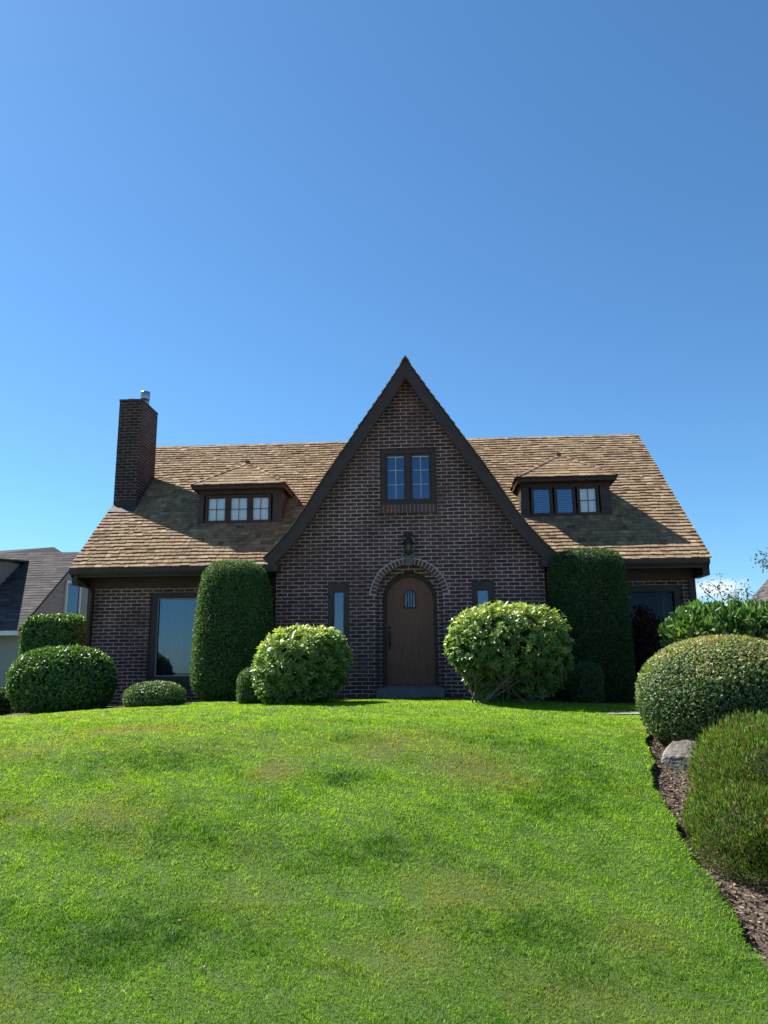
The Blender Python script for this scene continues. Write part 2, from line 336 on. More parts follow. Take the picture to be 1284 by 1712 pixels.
# ---------------------------------------------------------------- terrain
_py = np.array([-40, -16, -13, -11.5, -10.5, -10, -9, -8, -7, -6, -5, -4, -3, -1.5, 0, 4, 60])
_pz = np.array([-1.25, -1.22, -1.21, -1.20, -1.17, -1.12, -0.98, -0.79, -0.56, -0.345, -0.18, -0.07, -0.02, 0.0, -0.02, -0.05, -0.1])
_gy = np.arange(-30, 30, 0.05)
_k = np.exp(-0.5 * (np.arange(-24, 25) * 0.05 / 0.4) ** 2); _k /= _k.sum()
_gz = np.convolve(np.pad(np.interp(_gy, _py, _pz), 24, mode='edge'), _k, 'valid')
_nphase = rng.uniform(0, 6.28, (40,)); _ndir = rng.uniform(0, 6.28, (40,)); 
def wob(x, y, f, i0=0, n=7):
    """smooth noise in about -1..1, base frequency f per metre"""
    s = 0; a = 0
    for i in range(n):
        ff = f * (1.0 + 0.37 * i); am = 1 / (1 + 0.35 * i); th = _ndir[(i0 + i) % 40]
        s = s + am * np.sin(ff * (x * np.cos(th) + y * np.sin(th)) * 6.283 + _nphase[(i0 * 3 + i) % 40]
                            + 1.3 * np.sin(ff * 2.9 * (x * np.sin(th) - y * np.cos(th)) + _nphase[(i0 + 2 * i + 5) % 40])); a += am * .62
    return s / a
def terrain(x, y):
    x = np.asarray(x, float); y = np.asarray(y, float)
    z = np.interp(y, _gy, _gz)
    r = np.clip(x - 0.4, 0, 8); l = np.clip(-x - 1.0, 0, 8)
    z = z - 0.034 * r * np.clip(r / 0.8, 0, 1) - 0.0078 * l ** 2 * np.where(l > 5.5, 5.5 / np.maximum(l, .1), 1) ** 1.2
    return z + 0.012 * wob(x, y, 0.35, 3, 4)
_by = np.array([-16, -11, -9.3, -8.3, -7.5, -6.8, -6.2, -5.7, -5.0, -4.2, -3.6, -3.2])
_bx = np.array([1.95, 2.05, 2.08, 2.12, 2.16, 2.22, 2.32, 2.46, 2.62, 2.80, 2.92, 3.0])
def border(y):
    return np.interp(y, _by, _bx) + 0.02 * np.sin(np.asarray(y) * 5.1) + 0.012 * np.sin(np.asarray(y) * 13.7)
def lawn_right(y):
    y = np.asarray(y, float)
    return np.where(y < -3.2, border(y), 3.0 + (y + 3.2) * 6.0)     # past the bed the lawn opens out to the right

def grid_mesh(name, X, Y, Z, m, kind):
    ny, nx = X.shape
    V = np.stack([X, Y, Z], -1).reshape(-1, 3)
    i = np.arange((ny - 1) * nx).reshape(ny - 1, nx)[:, :-1].ravel()
    F = np.stack([i, i + 1, i + nx + 1, i + nx], -1)
    o = np_mesh(name, V, [F], np.zeros(len(V)), m, smooth=True); o['kind'] = kind; return o

# big ground sheet under everything, out to the horizon
gx = np.concatenate([[-900, -300, -120, -60, -35], np.arange(-24, 24.1, 1.0), [35, 60, 120, 300, 900]])
gy = np.concatenate([[-600, -200, -80, -40], np.arange(-24, 24.1, 1.0), [40, 80, 200, 500, 1200]])
GX, GY = np.meshgrid(gx, gy)
grid_mesh('ground', GX, GY, terrain(GX, GY) - 0.16, M['meadow'], 'structure')
# lawn sheet
ly = np.concatenate([np.arange(-11.6, -0.3, 0.12)]); u = np.linspace(0, 1, 130)
LX = -11.0 + (np.minimum(lawn_right(ly), 7.5) + 11.0)[:, None] * u[None, :]
LY = np.repeat(ly[:, None], len(u), 1)
LZ = terrain(LX, LY)
# the cut edge by the bed drops down
LX2 = np.concatenate([LX, LX[:, -1:] + 0.004], 1); LY2 = np.concatenate([LY, LY[:, -1:]], 1); LZ2 = np.concatenate([LZ, LZ[:, -1:] - 0.14], 1)
grid_mesh('lawn', LX2, LY2, LZ2, M['turf'], 'structure')
# garden bed on the right, a hand's width lower
by = np.arange(-11.6, -2.7, 0.1); u = np.linspace(0, 1, 60)
BX = (border(by) - 0.03)[:, None] + (8.5 - border(by))[:, None] * u[None, :]; BY = np.repeat(by[:, None], len(u), 1)
grid_mesh('garden_bed', BX, BY, terrain(BX, BY) - 0.085 + 0.018 * wob(BX, BY, 1.6, 11, 6), M['soil'], 'structure')
# planting strip along the house front
sy = np.arange(-0.75, 1.0, 0.1); sx = np.arange(-7.4, 6.2, 0.15); SX, SY = np.meshgrid(sx, sy)
grid_mesh('planting_strip', SX, SY, terrain(SX, SY) + 0.012 + 0.012 * wob(SX, SY, 1.8, 21, 5), M['soil'], 'structure')
# pavement where the photographer stands
b = MB(); 
for k in range(-9, 10): b.box(k * 1.5 - 0.745, k * 1.5 + 0.745, -13.9, -11.7, -1.32, -1.185, bev=0.012)
tag(b.build('pavement', M['pavement']), kind='structure')
b = MB(); b.box(-60, 60, -24, -14.1, -1.42, -1.315); b.box(-60, 60, -14.09, -13.92, -1.40, -1.20, bev=.02); tag(b.build('road', M['pavement']), kind='structure')

# ---------------------------------------------------------------- shingle courses
def courses(mb, P, nv, urange, length, exposure, thick, wmin, wmax, mat_i=0, jit=0.006, gap=0.004, dirs=None):
    """P(u, v) -> point on the roof, Nn normal; urange(v) -> (u0, u1)"""
    nr = int(round(length / exposure)); e = length / nr
    for k in range(nr):
        v0 = k * e
        u0, u1 = urange(v0 + e * .35)
        if u1 - u0 < 0.03: continue
        u = u0 - random.uniform(0, wmax * .5)
        rt = random.uniform(-.025, .025)
        while u < u1:
            w = random.uniform(wmin, wmax)
            a = max(u, u0); c = min(u + w - gap, u1); u += w
            if c - a < 0.012: continue
            j = random.gauss(0, jit); th = thick * random.uniform(.8, 1.25)
            vb = v0 + j; vt = min(v0 + e * 1.12, length)
            n0 = nv(vb); n1 = nv(vt)
            A = P(a, vb); B = P(c, vb); Cc = P(c, vt); D = P(a, vt)
            lo = 0.0
            vs = [A + n0 * lo, B + n0 * lo, B + n0 * th, A + n0 * th, D + n1 * .003, Cc + n1 * .003]
            t = min(1, max(0, random.gauss(.5, .19) + rt))
            mb.add(vs, [(0, 1, 2, 3), (3, 2, 5, 4), (0, 3, 4), (1, 5, 2)], t, mat_i)

# ---------------------------------------------------------------- the brick house
SL = (5.88 - 2.37) / 4.0                                   # main roof slope, rise over run
def roof_z(y): return 2.37 + SL * (y - 0.3)
house = empty('brick_house', (0, 0, 0))
tag(house, 'dark brown brick cottage with steep front gable, cedar shingle roof and arched door', 'house')

def boolean(name, base, cutters, m, parent):
    o = base.build(name, m, parent)
    c = MB()
    for f in cutters: f(c)
    co = c.build('cutter', m)
    md = o.modifiers.new('cut', 'BOOLEAN'); md.operation = 'DIFFERENCE'; md.object = co; md.solver = 'EXACT'
    dg = bpy.context.evaluated_depsgraph_get(); dg.update()
    me = bpy.data.meshes.new_from_object(o.evaluated_get(dg))
    o.modifiers.clear(); old = o.data; o.data = me; bpy.data.meshes.remove(old)
    cm = co.data; bpy.data.objects.remove(co); bpy.data.meshes.remove(cm)
    return o
XZ = lambda a, c, d: (a, d, c)
YZ = lambda a, c, d: (d, a, c)

# main block: outline in y-z, extruded along x
WL, WR = -6.2, 5.22
mb = MB(); mb.prism([(0.9, -0.5), (7.7, -0.5), (7.7, roof_z(.9) - .12), (4.3, 5.88 - .12), (0.9, roof_z(.9) - .12)], YZ, WL, WR)
PICS = [(-5.0, -3.1, 0.22, 1.95), (3.1, 5.0, 0.22, 1.95)]
main_wall = boolean('main_wall', mb, [lambda c, p=p: c.box(p[0], p[1], 0.5, 1.9, p[2], p[3]) for p in PICS], M['brick'], house)

# gable front, following the flared rake
RAKE = [(0.0, 6.06), (0.22, 5.72), (0.42, 5.41), (0.73, 4.96), (1.05, 4.48), (1.28, 4.15), (1.51, 3.80), (1.69, 3.51), (1.87, 3.21), (2.09, 2.90), (2.33, 2.62), (2.56, 2.39)]
def offset_rake(d):
    r = []
    for i, (x, z) in enumerate(RAKE):
        x0, z0 = RAKE[max(i - 1, 0)]; x1, z1 = RAKE[min(i + 1, len(RAKE) - 1)]
        tx, tz = x1 - x0, z1 - z0; l = math.hypot(tx, tz); nx, nz = tz / l, -tx / l    # inward: down and in
        if i == 0: r.append((0.0, z + d / (nz if abs(nz) > .3 else -.55) * (-1) * -1)); continue
        r.append((x + nx * d, z + nz * d))
    return r
ins = [p for p in offset_rake(0.10) if p[0] < 2.36]
# keep a clean apex
sl = (RAKE[1][1] - RAKE[0][1]) / (RAKE[1][0] - RAKE[0][0])
def inset_line(d):
    pts = [p for p in offset_rake(d)[1:] if p[0] > 0.03]
    (x1, z1), (x2, z2) = pts[0], pts[1]; s = (z2 - z1) / (x2 - x1)
    return [(0.0, z1 - s * x1)] + pts
ins = [p for p in inset_line(0.10) if p[0] < 2.38]
edge_z = np.interp(2.38, [p[0] for p in inset_line(0.10)], [p[1] for p in inset_line(0.10)])
half = ins + [(2.38, float(edge_z))]
outline = [(-x, z) for x, z in half[::-1]] + half[1:] + [(2.38, -0.5), (-2.38, -0.5)]
mb = MB(); mb.prism(outline, XZ, 0.0, 0.895)
AR, AZ = 0.586, 1.70
def arch_poly(r, zc, z0, n=28, a0=0.0):
    return [(-r, z0)] + [(-r * math.cos(t), zc + r * math.sin(t)) for t in np.linspace(0, math.pi, n)] + [(r, z0)]
GW = (-0.50, 0.52, 3.385, 4.44); NW = [(-1.45, -1.07, 0.86, 1.975), (1.10, 1.49, 0.86, 1.975)]
cut = [lambda c: c.prism(arch_poly(AR, AZ, -0.02), XZ, -0.2, 0.45), lambda c: c.box(GW[0], GW[1], -0.2, 0.45, GW[2], GW[3])]
cut += [lambda c, p=p: c.box(p[0], p[1], -0.2, 0.45, p[2], p[3]) for p in NW]
gable_wall = boolean('gable_wall', mb, cut, M['brick'], house)

# recessed brick order round the door
mb = MB()
ring = arch_poly(AR - 0.002, AZ, 0.0); inner = arch_poly(0.482, AZ - .01, 0.0)
for i in range(len(ring) - 1):
    (a, b_), (c, d) = ring[i], ring[i + 1]; (e, f), (g, h) = inner[i], inner[i + 1]
    mb.hexa([(a, .12, b_), (c, .12, d), (g, .12, h), (e, .12, f), (a, .44, b_), (c, .44, d), (g, .44, h), (e, .44, f)])
mb.build('door_surround', M['brick'], house)
# voussoirs over mortar
mb = MB(); nv_ = 27; a0 = math.radians(6)
for i in range(nv_):
    t0 = a0 + (math.pi - 2 * a0) * i / nv_ ; t1 = a0 + (math.pi - 2 * a0) * (i + 1) / nv_
    g = 0.0125 / 0.63 / 2
    r0, r1 = AR + .002, AR + .106
    q = lambda r, t, y: (r * math.cos(t), y, AZ + r * math.sin(t))
    mb.hexa([q(r0, t0 + g, -.013), q(r0, t1 - g, -.013), q(r1, t1 - g, -.013), q(r1, t0 + g, -.013), q(r0, t0 + g, .02), q(r0, t1 - g, .02), q(r1, t1 - g, .02), q(r1, t0 + g, .02)])
arch = mb.build('arch', M['loose_brick'], house)
mb = MB()
for i in range(40):
    t0 = a0 * .8 + (math.pi - 1.6 * a0) * i / 40; t1 = a0 * .8 + (math.pi - 1.6 * a0) * (i + 1) / 40
    q = lambda r, t, y: (r * math.cos(t), y, AZ + r * math.sin(t))
    r0, r1 = AR + .001, AR + .124
    mb.hexa([q(r0, t0, -.0125), q(r0, t1, -.0125), q(r1, t1, -.0125), q(r1, t0, -.0125), q(r0, t0, .015), q(r0, t1, .015), q(r1, t1, .015), q(r1, t0, .015)])
mb.build('mortar_bed', M['mortar'], arch)
mb = MB(); mb.hexa([(-.062, -.05, 2.27), (.062, -.05, 2.27), (.085, -.05, 2.50), (-.085, -.05, 2.50), (-.062, .03, 2.27), (.062, .03, 2.27), (.085, .03, 2.50), (-.085, .03, 2.50)])
mb.box(-.098, .098, -.07, .03, 2.503, 2.535, bev=.006)
mb.build('keystone', M['stone'], house)
# door, frame, step
mb = MB(); fo = arch_poly(.4805, AZ - .01, 0.16); fi = arch_poly(.432, AZ - .03, 0.16)
for i in range(len(fo) - 1):
    (a, b_), (c, d) = fo[i], fo[i + 1]; (e, f), (g, h) = fi[i], fi[i + 1]
    mb.hexa([(a, .25, b_), (c, .25, d), (g, .25, h), (e, .25, f), (a, .42, b_), (c, .42, d), (g, .42, h), (e, .42, f)])
mb.build('door_frame', M['trim'], house)
mb = MB(); xs = np.linspace(-.428, .428, 7)
for i in range(6):                                        # vertical planks with fine joints
    x0, x1 = xs[i] + .0012, xs[i + 1] - .0012
    zt = lambda x: AZ - .03 + math.sqrt(max(0, .428 ** 2 - x * x))
    top = [(x, zt(x)) for x in np.linspace(x1, x0, 6)]
    mb.prism([(x0, .185), (x1, .185)] + top, XZ, .315, .36)
mb.box(-.40, .40, .33, .355, .19, 1.7)
door = mb.build('door', M['door'], house)
mb = MB()
pw = arch_poly(.085, 1.765, 1.56, 12)
mb.prism(pw, XZ, .306, .316); mb.build('door_window', M['glass'], door)
mb = MB()
po = arch_poly(.108, 1.765, 1.535, 12); pi_ = arch_poly(.086, 1.765, 1.557, 12)
for i in range(len(po) - 1):
    (a, b_), (c, d) = po[i], po[i + 1]; (e, f), (g, h) = pi_[i], pi_[i + 1]
    mb.hexa([(a, .296, b_), (c, .296, d), (g, .296, h), (e, .296, f), (a, .32, b_), (c, .32, d), (g, .32, h), (e, .32, f)])
mb.box(-.108, .108, .296, .32, 1.535, 1.557)
for x in (-.045, 0, .045): mb.tube([(x, .298, 1.55), (x, .298, 1.845)], .0085, 6)
mb.build('grille', M['iron'], door)
mb = MB()
mb.box(-.395, -.345, .303, .317, .80, 1.16, bev=.004)
mb.tube([(-.37, .305, 1.10), (-.37, .26, 1.08), (-.37, .255, 1.0), (-.37, .262, .9), (-.37, .305, .86)], [.010, .011, .012, .011, .009], 8)
mb.tube([(-.37, .312, 1.20), (-.37, .294, 1.20)], .024, 12)
mb.build('handle', M['iron'], door)
mb = MB(); mb.box(-.40, .40, .309, .318, .195, .30, bev=.003); mb.build('kick_plate', M['door'], door)
mb = MB(); mb.box(-.58, .58, -.24, .42, -.15, .155, bev=.012); mb.box(-.47, .47, .13, .40, .155, .18, bev=.006); mb.build('step', M['concrete'], house)

# window builders
def pane_box(name, x0, x1, y, z0, z1, m, parent):
    b = MB(); b.box(x0, x1, y, y + .006, z0, z1); return b.build(name, m, parent)
def frame_mb(b, x0, x1, y0, y1, z0, z1, w, wt=None, wb=None):
    wt = wt or w; wb = wb or w
    b.box(x0, x0 + w, y0, y1, z0, z1); b.box(x1 - w, x1, y0, y1, z0, z1)
    b.box(x0 + w, x1 - w, y0, y1, z1 - wt, z1); b.box(x0 + w, x1 - w, y0, y1, z0, z0 + wb)
def curtain(name, x0, x1, y, z0, z1, m, parent, amp=.012, wl=.07):
    n = max(8, int((x1 - x0) / .012)); xs = np.linspace(x0, x1, n)
    ph = random.random() * 6
    ys = y + amp * np.sin(xs / wl * 6.28 + ph) + .4 * amp * np.sin(xs / wl * 2.3 + ph)
    V = np.concatenate([np.stack([xs, ys, np.full(n, z0)], -1), np.stack([xs, ys, np.full(n, z1)], -1)])
    i = np.arange(n - 1); F = np.stack([i, i + 1, i + 1 + n, i + n], -1)
    return np_mesh(name, V, [F], np.full(2 * n, .5), m, parent, smooth=True)

# gable window: two casements of six lights
b = MB(); frame_mb(b, GW[0] + .002, GW[1] - .002, .03, .16, GW[2] + .002, GW[3] - .002, .085, .09, .07)
xm = .01; b.box(xm - .035, xm + .035, .04, .15, GW[2] + .072, GW[3] - .092)
gw = b.build('gable_window', M['trim'], house)
for x0, x1 in ((GW[0] + .089, xm - .037), (xm + .037, GW[1] - .089)):
    b = MB(); frame_mb(b, x0, x1, .055, .11, GW[2] + .074, GW[3] - .094, .042)
    b.build('casement', M['trim'], gw)
    a0_, a1_, c0_, c1_ = x0 + .042, x1 - .042, GW[2] + .116, GW[3] - .136
    b = MB(); xc = (a0_ + a1_) / 2
    b.box(xc - .006, xc + .006, .068, .078, c0_, c1_)
    for k in (1, 2):
        zc = c0_ + (c1_ - c0_) * k / 3; b.box(a0_, xc - .006, .068, .078, zc - .006, zc + .006); b.box(xc + .006, a1_, .068, .078, zc - .006, zc + .006)
    b.box(a0_, a1_, .066, .08, c1_ - .022, c1_)
    b.build('muntin', M['pale_muntin'], gw)
    pane_box('pane', a0_, a1_, .085, c0_, c1_, M['glass'], gw)
curtain('curtain', -.30, -.16, .24, GW[2] + .1, GW[2] + .40, M['sheer'], gw)
b = MB(); b.box(GW[0] + .001, GW[1] - .001, .40, .43, GW[2] + .001, GW[3] - .001); b.build('room_shade', M['dark_room'], gw)
b = MB(); n = 15; w = (GW[1] - GW[0] + .02) / n
for i in range(n):
    x = GW[0] - .01 + i * w; b.box(x + .005, x + w - .005, -.035, .03, 3.225, 3.384, bev=.003)
sb = b.build('sill_bricks', M['loose_brick'], house)
b = MB(); b.box(GW[0] - .008, GW[1] + .008, -.026, .025, 3.227, 3.376); b.build('mortar_bed', M['mortar'], sb)
# narrow windows by the door
for i, p in enumerate(NW):
    b = MB(); frame_mb(b, p[0] + .002, p[1] - .002, .015, .16, p[2] + .002, p[3] - .002, .10, .15, .12)
    nw = b.build('narrow_window', M['trim'], house)
    pane_box('pane', p[0] + .1, p[1] - .1, .085, p[2] + .12, p[3] - .15, M['glass'], nw)
    b = MB(); b.box(p[0] + .001, p[1] - .001, .40, .43, p[2] + .001, p[3] - .001); b.build('room_shade', M['dark_room'], nw)
    if i == 0: curtain('curtain', p[0] + .1, p[0] + .17, .26, p[2] + .1, p[3] - .3, M['sheer'], nw, .008, .05)
# picture windows in the wings
for i, p in enumerate(PICS):
    b = MB(); frame_mb(b, p[0] + .002, p[1] - .002, .93, 1.08, p[2] + .002, p[3] - .002, .13, .11, .15)
    b.box(p[0] - .03, p[1] + .03, .86, .93, p[2] - .05, p[2] + .001)
    pwn = b.build('picture_window', M['trim'], house)
    b = MB(); frame_mb(b, p[0] + .133, p[1] - .133, .955, .985, p[2] + .153, p[3] - .113, .012); b.build('bead', M['pale_muntin'] if i == 0 else M['trim'], pwn)
    pane_box('pane', p[0] + .132, p[1] - .132, 1.0, p[2] + .152, p[3] - .112, M['glass'] if i == 0 else M['dim_glass'], pwn)
    b = MB(); a_, c_, e_, f_ = p[0] + .003, p[1] - .003, p[2] + .003, p[3] - .003
    b.box(a_, c_, 1.86, 1.89, e_, f_); b.box(a_, a_ + .02, 1.09, 1.858, e_, f_); b.box(c_ - .02, c_, 1.09, 1.858, e_, f_); b.box(a_ + .021, c_ - .021, 1.09, 1.858, e_, e_ + .02); b.box(a_ + .021, c_ - .021, 1.09, 1.858, f_ - .02, f_)
    b.build('room_shade', M['dark_room'], pwn)
    if i == 0:
        curtain('curtain', p[0] + .14, p[0] + .55, 1.25, p[2] + .16, p[3] - .12, M['sheer'], pwn, .02, .1)
        curtain('curtain', p[1] - .5, p[1] - .14, 1.25, p[2] + .16, p[3] - .12, M['sheer'], pwn, .02, .1)
    else:
        curtain('curtain', p[1] - .24, p[1] - .14, 1.35, p[2] + .16, p[3] - .12, M['sheer'], pwn, .02, .1)

# main roof
RL, RR = -6.33, 5.33
sv = Vector((0, 4.0, 3.51)); slen = sv.length; vdir = sv.normalized(); nrm = Vector((0, -vdir.z, vdir.y))
mb = MB()
o0 = Vector((0, .3, 2.37))
mb.prism([(.3, 2.37 - .07), (.3, 2.37 - .002), (4.3, 5.88 - .002), (8.3, 2.37 - .002), (8.3, 2.37 - .07), (4.3, 5.88 - .09)], YZ, RL, RR, mat=1)
sag = lambda uu, v: -.035 * math.sin((uu - RL) / (RR - RL) * math.pi) * (v / slen) + .006 * math.sin(uu * 1.7 + v) 
courses(mb, lambda uu, v: o0 + Vector((uu, 0, 0)) + vdir * (v - .03) + nrm * (.006 + max(0, .012 * math.sin(uu * 1.3 + v * 2))), lambda v: nrm, lambda v: (RL - .03, RR + .03), slen + .02, .122, .024, .075, .18, jit=.008, gap=.007)
vb = Vector((0, -4.0, 3.51)).normalized(); nb = Vector((0, vb.z, -vb.y)); nb = Vector((0, 3.51, 4.0)).normalized(); o1 = Vector((0, 8.3, 2.37))
courses(mb, lambda uu, v: o1 + Vector((uu, 0, 0)) + vb * v + nb * .006, lambda v: nb, lambda v: (RL, RR), slen, .19, .017, .2, .5)
roof = mb.build('roof', [M['cedar'], M['cedar_under']], house, fix=True)
def ridge_caps(name, pts, w, dip, parent, step=.2, th=.02):
    """saddle-shaped cap shingles laid along a ridge polyline; dip = slope of the sides"""
    b = MB(); P0, P1 = Vector(pts[0]), Vector(pts[1]); d = P1 - P0; n = max(2, int(d.length / step)); dn = d.normalized()
    side = dn.cross(Vector((0, 0, 1))).normalized(); upv = side.cross(dn).normalized()
    for i in range(n):
        A = P0 + d * (i / n); Bp = P0 + d * min(1, ((i + 1.15) / n))
        lift = upv * (.022 + random.gauss(0, .003))
        for sg in (-1, 1):
            dr = (side * sg - upv * dip).normalized() * w
            b.hexa([A + lift, A + lift + dr, Bp + dr + lift * .5, Bp + lift * .5, A + lift + upv * th, A + lift + dr + upv * th, Bp + dr + lift * .5 + upv * th, Bp + lift * .5 + upv * th])
    return b.build(name, M['cedar'], parent)
ridge_caps('ridge_cap', [(RL - .02, 4.3, 5.87), (RR + .02, 4.3, 5.865)], .12, SL, roof, .17, .014)

# gable roof: shingles laid up the flared curve
RK = RAKE
seg = [0.0]
for i in range(1, len(RK)): seg.append(seg[-1] + math.hypot(RK[i][0] - RK[i - 1][0], RK[i][1] - RK[i - 1][1]))
GLEN = seg[-1]
def rk(v):                                                 # v from the foot upwards
    s = GLEN - max(0, min(GLEN, v)); return np.interp(s, seg, [p[0] for p in RK]), np.interp(s, seg, [p[1] for p in RK])
def rkn(v):
    x0, z0 = rk(v - .1); x1, z1 = rk(v + .1); t = Vector((x1 - x0, 0, z1 - z0)).normalized(); return Vector((-t.z * -1, 0, -t.x * 1)) if False else Vector((t.z, 0, -t.x))
mb = MB()
for sg in (-1, 1):
    def Pg(uu, v, sg=sg):
        x, z = rk(v); n_ = rkn(v); return Vector((sg * (x + n_.x * .004), uu, z + n_.z * .004))
    courses(mb, Pg, lambda v, sg=sg: Vector((sg * rkn(v).x, 0, rkn(v).z)), lambda v: (-.33, 4.28), GLEN, .155, .024, .1, .26)
low = inset_line(0.055)
for sg in (-1, 1):
    for i in range(len(RK) - 1):
        (x0, z0), (x1, z1) = RK[i], RK[i + 1]; (a0_, b0_), (a1_, b1_) = low[i], low[i + 1]
        mb.hexa([(sg * x0, -.245, z0), (sg * x1, -.245, z1), (sg * a1_, -.245, b1_), (sg * a0_, -.245, b0_), (sg * x0, 4.25, z0), (sg * x1, 4.25, z1), (sg * a1_, 4.25, b1_), (sg * a0_, 4.25, b0_)], mat=1)
groof = mb.build('gable_roof', [M['cedar'], M['cedar_under']], house)
ridge_caps('ridge_cap', [(0, -.36, 6.06), (0, 4.2, 6.06)], .13, 1.35, groof, .17, .022)
inn = inset_line(0.205)
for sg in (-1, 1):
    b = MB()
    for i in range(len(RK) - 1):
        (x0, z0), (x1, z1) = RK[i], RK[i + 1]; (a0_, b0_), (a1_, b1_) = inn[i], inn[i + 1]
        if i == 0: a0_ = max(a0_, 0)
        b.hexa([(sg * x0, -.30, z0), (sg * x1, -.30, z1), (sg * a1_, -.30, b1_), (sg * a0_, -.30, b0_), (sg * x0, -.248, z0), (sg * x1, -.248, z1), (sg * a1_, -.248, b1_), (sg * a0_, -.248, b0_)])
    b.build('bargeboard', M['trim'], groof)
    # soffit under the rake
    b = MB(); so = inset_line(0.06); si = inset_line(0.085)
    for i in range(len(RK) - 1):
        b.hexa([(sg * so[i][0], -.246, so[i][1]), (sg * so[i + 1][0], -.246, so[i + 1][1]), (sg * si[i + 1][0], -.246, si[i + 1][1]), (sg * si[i][0], -.246, si[i][1]),
                (sg * so[i][0], -.003, so[i][1]), (sg * so[i + 1][0], -.003, so[i + 1][1]), (sg * si[i + 1][0], -.003, si[i + 1][1]), (sg * si[i][0], -.003, si[i][1])])
    b.build('soffit', M['soffit'], groof)
    # plaster-board at the wall head in the dark corner of the foot
    b = MB(); b.box(min(sg * 2.30, sg * 2.60), max(sg * 2.30, sg * 2.60), -.298, .28, 2.17, 2.30); b.build('rake_return', M['trim'], groof)

# eaves: soffit, frieze, gutter and downspouts in each wing
for x0, x1 in ((RL + .04, -2.42), (2.42, RR - .04)):
    b = MB(); b.box(x0, x1, .34, .899, 2.245, 2.275); b.build('soffit', M['soffit'], house)
    b = MB(); b.box(max(x0, WL - .02), min(x1, WR + .02), .868, .898, 2.05, 2.244); b.box(max(x0, WL - .02), min(x1, WR + .02), .855, .868, 2.20, 2.243); b.build('frieze_board', M['trim'], house)
    b = MB(); b.box(x0 - .02, x1 + .02, .30, .335, 2.19, 2.335)
    prof = [(.298, 2.345), (.298, 2.235), (.235, 2.235), (.205, 2.28), (.205, 2.345), (.22, 2.345), (.225, 2.285), (.28, 2.25), (.28, 2.345)]
    b.prism(prof, YZ, x0 - .02, x1 + .02); b.build('gutter', M['trim'], house)
for sx in (-1, 1):                                         # boxed eave ends and corner boards
    X = WL if sx < 0 else WR
    b = MB(); b.box(min(X, X + sx * .12), max(X, X + sx * .12), .36, .93, 2.06, 2.243); b.build('eave_return', M['trim'], house)
    b = MB(); b.box(min(X - sx * .09, X + sx * .025), max(X - sx * .09, X + sx * .025), .872, .899, -.1, 2.048); b.build('corner_board', M['trim'], house)
    b = MB(); e = sx * .155                                  # verge boards up the side gable
    for sgn in (0, 1):
        ya, yb = (.3, 4.3) if sgn == 0 else (8.3, 4.3)
        b.hexa([(X + sx * .06, ya, 2.20), (X + sx * .10, ya, 2.20), (X + sx * .10, yb, 5.70), (X + sx * .06, yb, 5.70), (X + sx * .06, ya, 2.30), (X + sx * .10, ya, 2.30), (X + sx * .10, yb, 5.80), (X + sx * .06, yb, 5.80)])
    b.build('verge_board', M['trim'], house)
b = MB(); b.tube([(-6.20, .27, 2.24), (-6.20, .30, 2.15), (-6.14, .80, 2.03), (-6.14, .84, 1.95), (-6.14, .84, -.1)], .036, 8); b.build('downspout', M['trim'], house)
b = MB(); b.tube([(-2.52, .25, 2.26), (-2.50, .22, 2.18), (-2.44, .14, 2.12), (-2.425, .12, 2.0), (-2.425, .12, -.1)], .034, 8); b.build('downspout', M['trim'], house)
b = MB(); b.tube([(2.52, .25, 2.26), (2.50, .22, 2.18), (2.44, .14, 2.12), (2.425, .12, 2.0), (2.425, .12, -.1)], .034, 8); b.build('downspout', M['trim'], house)

# chimney on the left gable end
b = MB(); b.box(-6.335, -5.835, 2.03, 3.0, -.5, 6.27); b.box(-6.343, -5.827, 2.022, 3.008, 6.27, 6.305)
chim = b.build('chimney', M['chimney_brick'], house)
b = MB(); b.box(-6.24, -6.06, 2.20, 2.86, 6.305, 6.385, bev=.015); b.build('chimney_cap', M['concrete'], chim)
b = MB()
nfl = 20; cx, cy, r = -5.935, 2.45, .092
b.tube([(cx, cy, 6.305), (cx, cy, 6.44), ], r, nfl)
b.tube([(cx, cy, 6.44), (cx, cy, 6.455), (cx, cy, 6.60), (cx, cy, 6.615)], [r + .008, r + .012, r + .012, r + .008], nfl)
b.build('flue', M['metal'], chim)
b = MB(); b.box(-6.30, -5.83, 1.985, 2.028, 3.80, 4.02)
for k in range(7):
    y = 2.03 + k * .14; b.box(-5.833, -5.822, y, y + .18, roof_z(y) - .02, roof_z(y) + .14)
b.hexa([(-6.32, 1.80, roof_z(1.80) + .03), (-5.80, 1.80, roof_z(1.80) + .03), (-5.80, 2.02, roof_z(2.02) + .05), (-6.32, 2.02, roof_z(2.02) + .05), (-6.32, 1.80, roof_z(1.80) + .04), (-5.80, 1.80, roof_z(1.80) + .04), (-5.80, 2.02, roof_z(2.02) + .07), (-6.32, 2.02, roof_z(2.02) + .07)])
b.build('flashing', M['flashing'], chim)

